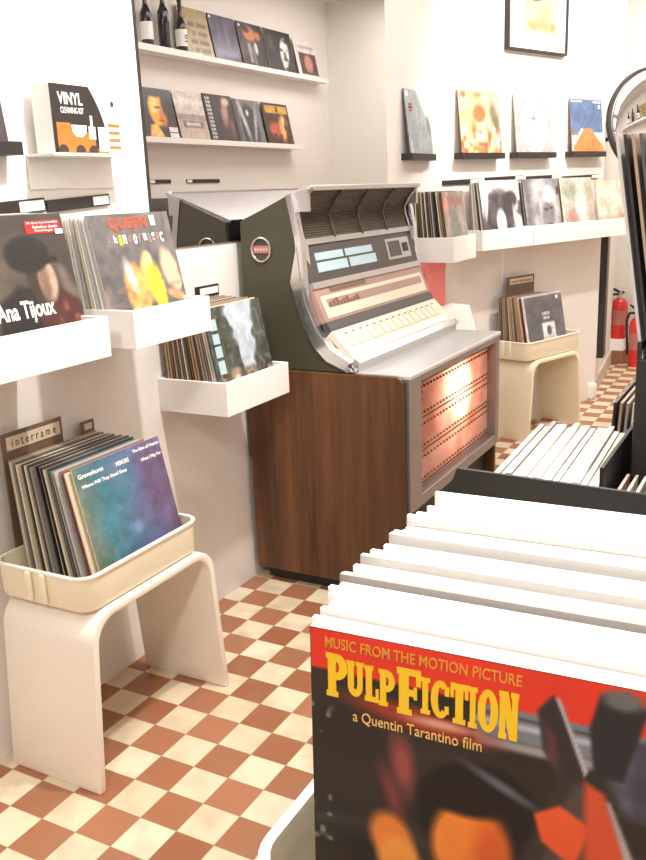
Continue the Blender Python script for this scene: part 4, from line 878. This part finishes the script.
for i in range(4):
    yy = ry(3.62) + i * 0.35
    plain(['dark grey', 'white', 'cream', 'grey'][i], 0.0045, (XO - 0.15, yy, 1.053), RZO, R(10), f'{["dark grey","white","cream","grey"][i]} record, {ORD[i]} from the left in the low bin seen in the mirror', 'records in the reflected low bin')

# ------------------------------------------------------------------ foreground browser bins
tbz = 0.685
bt = thing('browser_table', 'dark table carrying the record tubs in the foreground', 'table', (1.2, 0.2, 0))
boxo('table_top', (-0.22, 0.28, -0.88, 0.75, tbz - 0.03, tbz), M['black'], bt, 0.003)
for sx in (-0.16, 0.2):
    for sy in (-0.8, 0.66): boxo('leg', (sx, sx + 0.05, sy, sy + 0.05, 0, tbz - 0.03), M['black'], bt, 0.003)
tray('ivory tub in the foreground holding the red-banded soundtrack record', (1.125, -0.662, tbz), 0.0, 0.358, 0.515, 0.112, grooves=False)
# soundtrack record
N = 200
a = Art(N, (40, 34, 30))
a.mottle(7, (58, 48, 42), 171, 0.45, 0.8, 0.6)
a.rect(0.45, 1, 0.80, 0.90, (120, 122, 130), 0.012); a.rect(0.45, 1, 0.835, 0.85, (176, 178, 184), 0.008); a.rect(0.45, 1, 0.775, 0.80, (150, 146, 146), 0.01); a.rect(0.45, 1, 0.86, 0.868, (70, 70, 78), 0.004)
a.ell(0.88, 0.78, 0.11, 0.10, (96, 98, 116), 0.03); a.mottle(16, (150, 152, 170), 172, 0.55, 0.8, 0.8, np.clip((a.u - 0.78) / 0.05, 0, 1) * np.clip((a.v - 0.66) / 0.05, 0, 1)); a.mottle(13, (54, 52, 62), 173, 0.5, 0.75, 0.8, np.clip((a.u - 0.78) / 0.05, 0, 1))
a.ell(0.30, 0.80, 0.18, 0.03, (160, 60, 40), 0.02, -6); a.ell(0.36, 0.80, 0.08, 0.012, (210, 150, 130), 0.01)
a.rect(0, 1, 0.885, 1.0, (222, 58, 38), 0.003)
# soft warm and dark fields (plain stand-in for the cover picture)
a.ell(0.26, 0.66, 0.03, 0.08, (150, 72, 70), 0.025, 8); a.ell(0.23, 0.57, 0.02, 0.07, (120, 56, 56), 0.02, 20)
a.ell(0.47, 0.55, 0.17, 0.17, (22, 18, 18), 0.02); a.ell(0.44, 0.47, 0.10, 0.13, (232, 130, 52), 0.02); a.ell(0.50, 0.44, 0.05, 0.12, (206, 88, 34), 0.03); a.ell(0.42, 0.61, 0.11, 0.05, (24, 18, 18), 0.015)
a.ell(0.52, 0.67, 0.09, 0.012, (96, 100, 110), 0.012, -24)
a.ell(0.23, 0.43, 0.06, 0.08, (222, 124, 52), 0.02, 20); a.ell(0.25, 0.37, 0.06, 0.07, (236, 150, 70), 0.02)
a.poly([(0.56, 0.3), (0.74, 0.3), (0.73, 0.72), (0.68, 0.74)], (74, 64, 56), 0.02); a.poly([(0.50, 0.3), (0.56, 0.3), (0.69, 0.74), (0.66, 0.74)], (52, 44, 38), 0.015)
a.poly([(0.62, 0.55), (0.70, 0.50), (0.735, 0.62), (0.66, 0.66), (0.60, 0.62)], (220, 86, 44), 0.008); a.poly([(0.73, 0.3), (0.93, 0.3), (0.76, 0.72), (0.715, 0.74)], (206, 78, 46), 0.014); a.poly([(0.90, 0.3), (0.945, 0.3), (0.775, 0.70), (0.765, 0.70)], (166, 160, 156), 0.008)
a.poly([(0.735, 0.76), (0.80, 0.76), (0.845, 0.95), (0.80, 0.985), (0.74, 0.97), (0.72, 0.88)], (40, 38, 42), 0.008); a.ell(0.79, 0.965, 0.045, 0.025, (104, 102, 100), 0.012)
a.poly([(0.67, 0.72), (0.72, 0.76), (0.665, 0.90), (0.635, 0.945), (0.60, 0.90), (0.615, 0.80)], (48, 42, 44), 0.008); a.poly([(0.625, 0.78), (0.655, 0.74), (0.645, 0.84), (0.615, 0.87)], (88, 54, 52), 0.012); a.poly([(0.715, 0.75), (0.722, 0.77), (0.65, 0.94), (0.64, 0.94)], (170, 168, 170), 0.004)
a.mottle(40, (150, 140, 132), 174, 0.78, 0.9, 0.8, np.clip((0.07 - a.u) / 0.02, 0, 1) * np.clip((0.85 - a.v) / 0.05, 0, 1))
pz = 0.693
pu = cover((1.1455, -0.613, pz + 0.002), R(2.5), R(2.5), a, 'red-banded soundtrack record with yellow title at the front of the foreground tub', t=0.004, edge=(238, 232, 226))
def ux(u): return (u - 0.5) * S
text('tagline_lettering', 'MUSIC FROM THE MOTION PICTURE', M['gold'], pu, ux(0.045), ux(0.562), 0.950 * S, 0.980 * S, bold=0.012)
# slab lettering built stroke by stroke: big initials, heavy serifs
def slab(ch, x0, x1, z0, z1):
    w = x1 - x0; h = z1 - z0; bm = bmesh.new(); y0_, y1_ = -0.0010, -0.0002; cnt = [0]
    def r(a, b, c, d): cnt[0] += 1; box(bm, x0 + a * w, x0 + b * w, y0_ - cnt[0] * 3e-5, y1_, z0 + c * h, z0 + d * h)
    def arch(cx, cz, rx, rz2, ix, iz, a0, a1, n=14):
        for k in range(n):
            t0, t1 = R(a0 + (a1 - a0) * k / n), R(a0 + (a1 - a0) * (k + 1) / n)
            q = [(cx + rx * math.cos(t0), cz + rz2 * math.sin(t0)), (cx + rx * math.cos(t1), cz + rz2 * math.sin(t1)), (cx + ix * math.cos(t1), cz + iz * math.sin(t1)), (cx + ix * math.cos(t0), cz + iz * math.sin(t0))]
            prism(bm, [(x0 + p * w, z0 + s * h) for p, s in q], 'y', y0_, y1_)
    if ch == 'P': r(0.08, 0.46, 0, 1); r(0, 0.56, 0, 0.12); r(0, 0.5, 0.88, 1); arch(0.46, 0.70, 0.54, 0.30, 0.16, 0.13, -90, 90)
    elif ch == 'F': r(0.08, 0.50, 0, 1); r(0, 0.62, 0, 0.12); r(0, 1, 0.86, 1); r(0.8, 1, 0.66, 0.86); r(0.5, 0.78, 0.42, 0.56); r(0.7, 0.84, 0.36, 0.62)
    elif ch == 'L': r(0.08, 0.52, 0, 1); r(0, 0.62, 0.88, 1); r(0, 1, 0, 0.14); r(0.78, 1, 0.14, 0.38)
    elif ch == 'U': r(0.06, 0.42, 0.3, 1); r(0, 0.48, 0.88, 1); r(0.62, 0.92, 0.3, 1); r(0.55, 1, 0.88, 1); arch(0.49, 0.3, 0.43, 0.30, 0.10, 0.10, 180, 360)
    elif ch == 'I': r(0.2, 0.8, 0, 1); r(0, 1, 0, 0.12); r(0, 1, 0.88, 1)
    elif ch == 'T': r(0.28, 0.72, 0, 1); r(0.14, 0.86, 0, 0.12); r(0, 1, 0.84, 1); r(0, 0.18, 0.64, 0.84); r(0.82, 1, 0.64, 0.84)
    elif ch in 'CO':
        if ch == 'O': arch(0.5, 0.5, 0.5, 0.5, 0.13, 0.34, 0, 360, 28)
        else: arch(0.5, 0.5, 0.5, 0.5, 0.13, 0.34, 50, 310, 24); r(0.72, 0.96, 0.62, 0.86); r(0.72, 0.94, 0.14, 0.34)
    elif ch == 'N':
        r(0.04, 0.34, 0, 1); r(0, 0.42, 0, 0.12); r(0.66, 0.96, 0, 1); r(0.6, 1, 0.88, 1); r(0, 0.3, 0.88, 1)
        prism(bm, [(x0 + p * w, z0 + s * h) for p, s in ((0.1, 1), (0.46, 1), (0.92, 0), (0.56, 0))], 'y', y0_ + 0.0002, y1_)
    return link('title_letter', bm, M['yellowtxt'], pu)
M['titleshadow'] = mat('dark_title_backing', rgb(70, 34, 20), 0.6)
for ch, u0, u1, v0, v1 in (('P', 0.047, 0.108, 0.812, 0.935), ('U', 0.106, 0.155, 0.826, 0.925), ('L', 0.157, 0.196, 0.822, 0.922), ('P', 0.196, 0.240, 0.818, 0.920), ('F', 0.246, 0.310, 0.808, 0.936), ('I', 0.309, 0.334, 0.822, 0.922),
                            ('C', 0.336, 0.386, 0.820, 0.922), ('T', 0.387, 0.432, 0.816, 0.924), ('I', 0.432, 0.455, 0.814, 0.924), ('O', 0.456, 0.507, 0.811, 0.925), ('N', 0.508, 0.556, 0.804, 0.930)):
    slab(ch, ux(u0), ux(u1), v0 * S, v1 * S)
text('byline_lettering', 'a Quentin Tarantino film', M['script'], pu, ux(0.122), ux(0.468), 0.748 * S, 0.784 * S)
# white-topped records behind it
n1 = 38
yy = -0.607
for i in range(n1):
    cn = 'white' if i not in (1, 9, 14, 20, 26, 29) else ('grey' if i % 2 else 'pale grey')
    st = random.choice((0.0080, 0.0085, 0.0095)) + (0.006 if i in (1, 9, 14, 20, 29) else 0); yy += st
    f = i / n1
    plain(cn, 0.0066, (1.142 + random.uniform(-0.004, 0.004) + (0.007 if i % 5 == 3 else 0) - 0.023 * min(1, i / 9), yy, pz), R(2.0), R(2.0),
          f'{cn} sleeve, {ORD[i + 1]} from the front in the foreground ivory tub', 'records in the foreground ivory tub', 1.0 - 0.012 * f + random.uniform(-0.022, 0.012))
# black divider board between the bins
bm = bmesh.new(); prism(bm, [(0.918, 0.70), (0.925, 0.955), (0.944, 1.001), (1.42, 0.990), (1.42, 0.70)], 'y', -0.134, -0.128)
bmesh.ops.translate(bm, verts=bm.verts, vec=(-1.1, 0.131, -tbz)); o = link('divider_board', bm, M['black']); o.location = (1.1, -0.131, tbz + 0.0); tag(o, 'black divider board behind the white sleeves of the foreground tub', 'divider')
# second bin: records facing sideways
cr = thing('black_crate', 'low black crate behind the divider board holding white sleeves', 'crate', (0.918, 0.0, tbz))
boxo('crate_floor', (0, 0.2, 0.0, 0.36, 0.001, 0.008), M['black'], cr); boxo('crate_side', (0, 0.006, 0.0, 0.36, 0.008, 0.10), M['black'], cr); boxo('crate_end', (0.006, 0.2, 0.354, 0.36, 0.008, 0.10), M['black'], cr)
palB = ['pale grey', 'white', 'grey', 'white', 'white', 'white', 'white', 'white', 'white', 'white', 'white', 'cream', 'white', 'white', 'cream', 'white']
x = 0.931
for i in range(16):
    plain(palB[i], 0.0078, (x + 0.0098 * i, 0.170 + random.uniform(-0.008, 0.008), tbz + 0.009), RZO + R(2), R(1.5), f'{palB[i]} sleeve, {ORD[i]} from the left in the black crate', 'sleeves in the black crate', 0.835 * 1.0 + 0.0)
for o in col.objects:
    if o.get('group') == 'sleeves in the black crate': o.scale = (1.0, 1, random.uniform(0.79, 0.82))
bm = bmesh.new(); box(bm, 0, 0.006, -0.17, 0.17, 0, 0.29, bev=0.001); o = link('divider_board', bm, M['black']); o.location = (1.096, 0.185, tbz + 0.001); tag(o, 'black upright board at the right end of the black crate', 'divider')
for i, cn in enumerate(('pink', 'cream', 'white', 'pink', 'white')):
    plain(cn, 0.004, (1.112 + 0.0125 * i, 0.02, tbz + 0.001), RZO, R(1), f'{cn} sleeve, {ORD[i]} right of the black upright board', 'sleeves right of the black board', 0.8)
    col.objects[-1].scale = (0.62, 1, 0.80)
# tall records on the black riser at the right edge
rs_ = thing('display_riser', 'black upright riser box at the right edge, under the tall records', 'display box', (1.118, 0.135, tbz + 0.001))
boxo('riser_body', (0, 0.28, 0, 0.34, 0, 0.42), M['black'], rs_, 0.002); boxo('riser_lip', (0, 0.006, 0, 0.34, 0.42, 0.445), M['black'], rs_)
for i, cn in enumerate(('pale grey', 'black', 'tan', 'dark grey', 'cream', 'grey', 'brown', 'black')):
    plain(cn, 0.0042, (1.126 + 0.0105 * i, 0.30, tbz + 0.421), RZO, R(-0.1) , f'{cn} record, {ORD[i]} from the left on the black riser', 'tall records on the black riser', 1.0)
    col.objects[-1].rotation_euler = (-R(9), 0, RZW)
# third bin further back
for i, cn in enumerate(('black', 'tan', 'grey', 'cream', 'tan', 'grey', 'cream')):
    plain(cn, 0.005, (1.0 + 0.012 * i, 0.72, tbz + 0.001), RZO, R(3), f'{cn} record, {ORD[i]} from the left at the far end of the table', 'records at the far end of the table', 0.8)
    col.objects[-1].scale = (1.0, 1, 0.80)

# ------------------------------------------------------------------ lights
def area(name, loc, size, power, color=(1, 0.93, 0.85), rot=(0, 0, 0), sy=None):
    l = bpy.data.lights.new(name, 'AREA'); l.energy = power; l.color = color; l.size = size
    if sy: l.shape = 'RECTANGLE'; l.size_y = sy
    o = bpy.data.objects.new(name, l); o.location = loc; o.rotation_euler = rot; col.objects.link(o); return o
def spot(name, loc, target, power, deg=70, blend=0.6, color=(1, 0.93, 0.85), r=0.05):
    l = bpy.data.lights.new(name, 'SPOT'); l.energy = power; l.color = color; l.spot_size = R(deg); l.spot_blend = blend; l.shadow_soft_size = r
    o = bpy.data.objects.new(name, l); o.location = loc
    o.rotation_euler = (Vector(target) - Vector(loc)).to_track_quat('-Z', 'Y').to_euler(); col.objects.link(o); return o
WC = (1.0, 0.96, 0.92)
area('ceiling_and_fill_panel', (0.75, 0.6, 2.85), 0.9, 34, WC, sy=3.2)
area('ceiling_and_fill_panel', (0.75, 4.0, 2.85), 0.8, 24, WC, sy=2.6)
area('ceiling_and_fill_panel', (0.8, 5.3, 2.85), 0.6, 13, WC, sy=0.9)  # added fill light that lifts the darker corridor
spot('track_and_fill_spot', (0.75, 0.6, 2.75), (-0.37, 0.55, 1.45), 125, 80, color=WC)
spot('track_and_fill_spot', (0.95, 3.2, 2.75), (0.0, 3.9, 1.8), 105, 85, color=WC)
spot('track_and_fill_spot', (1.2, 0.3, 2.75), (1.15, -0.3, 0.9), 190, 42, color=WC)
spot('track_and_fill_spot', (1.25, -2.3, 2.7), (1.0, -0.2, 0.9), 120, 70, color=WC, r=0.15)  # added frontal fill from behind the camera for the foreground cover
pl = bpy.data.lights.new('jukebox_lamp', 'POINT'); pl.energy = 18.0; pl.color = (1, 0.95, 0.88); pl.shadow_soft_size = 0.045
o = bpy.data.objects.new('jukebox_lamp', pl); o.location = (0.160, 1.90, 0.625); col.objects.link(o)

w = bpy.data.worlds.new('room_air'); scene.world = w; w.use_nodes = True
w.node_tree.nodes['Background'].inputs[0].default_value = (1.0, 0.95, 0.9, 1); w.node_tree.nodes['Background'].inputs[1].default_value = 0.3

# ------------------------------------------------------------------ camera
cam = bpy.data.cameras.new('camera'); co_ = bpy.data.objects.new('camera', cam); col.objects.link(co_)
F_PX = 880.69
cam.sensor_fit = 'VERTICAL'; cam.sensor_height = 24.0; cam.lens = F_PX * 24.0 / 860.0; cam.clip_start = 0.02; cam.clip_end = 60
yaw, pit, rol = -0.505345464, 0.262484404, -0.0398888836
fw = Vector((math.sin(yaw) * math.cos(pit), math.cos(yaw) * math.cos(pit), -math.sin(pit)))
r0 = Vector((math.cos(yaw), -math.sin(yaw), 0)); u0 = r0.cross(fw)
c_, s_ = math.cos(rol), math.sin(rol)
rr = r0 * c_ + u0 * s_; uu = r0 * -s_ + u0 * c_
m3 = Matrix((rr, uu, -fw)).transposed()
co_.matrix_world = Matrix.Translation((1.32330678, -1.17708579, 1.35464386)) @ m3.to_4x4()
scene.camera = co_

vs = scene.view_settings
scene.display_settings.display_device = 'sRGB'
vs.view_transform = 'Standard'; vs.look = 'None'; vs.gamma = 1.0; vs.use_curve_mapping = False
vs.exposure = 0.4
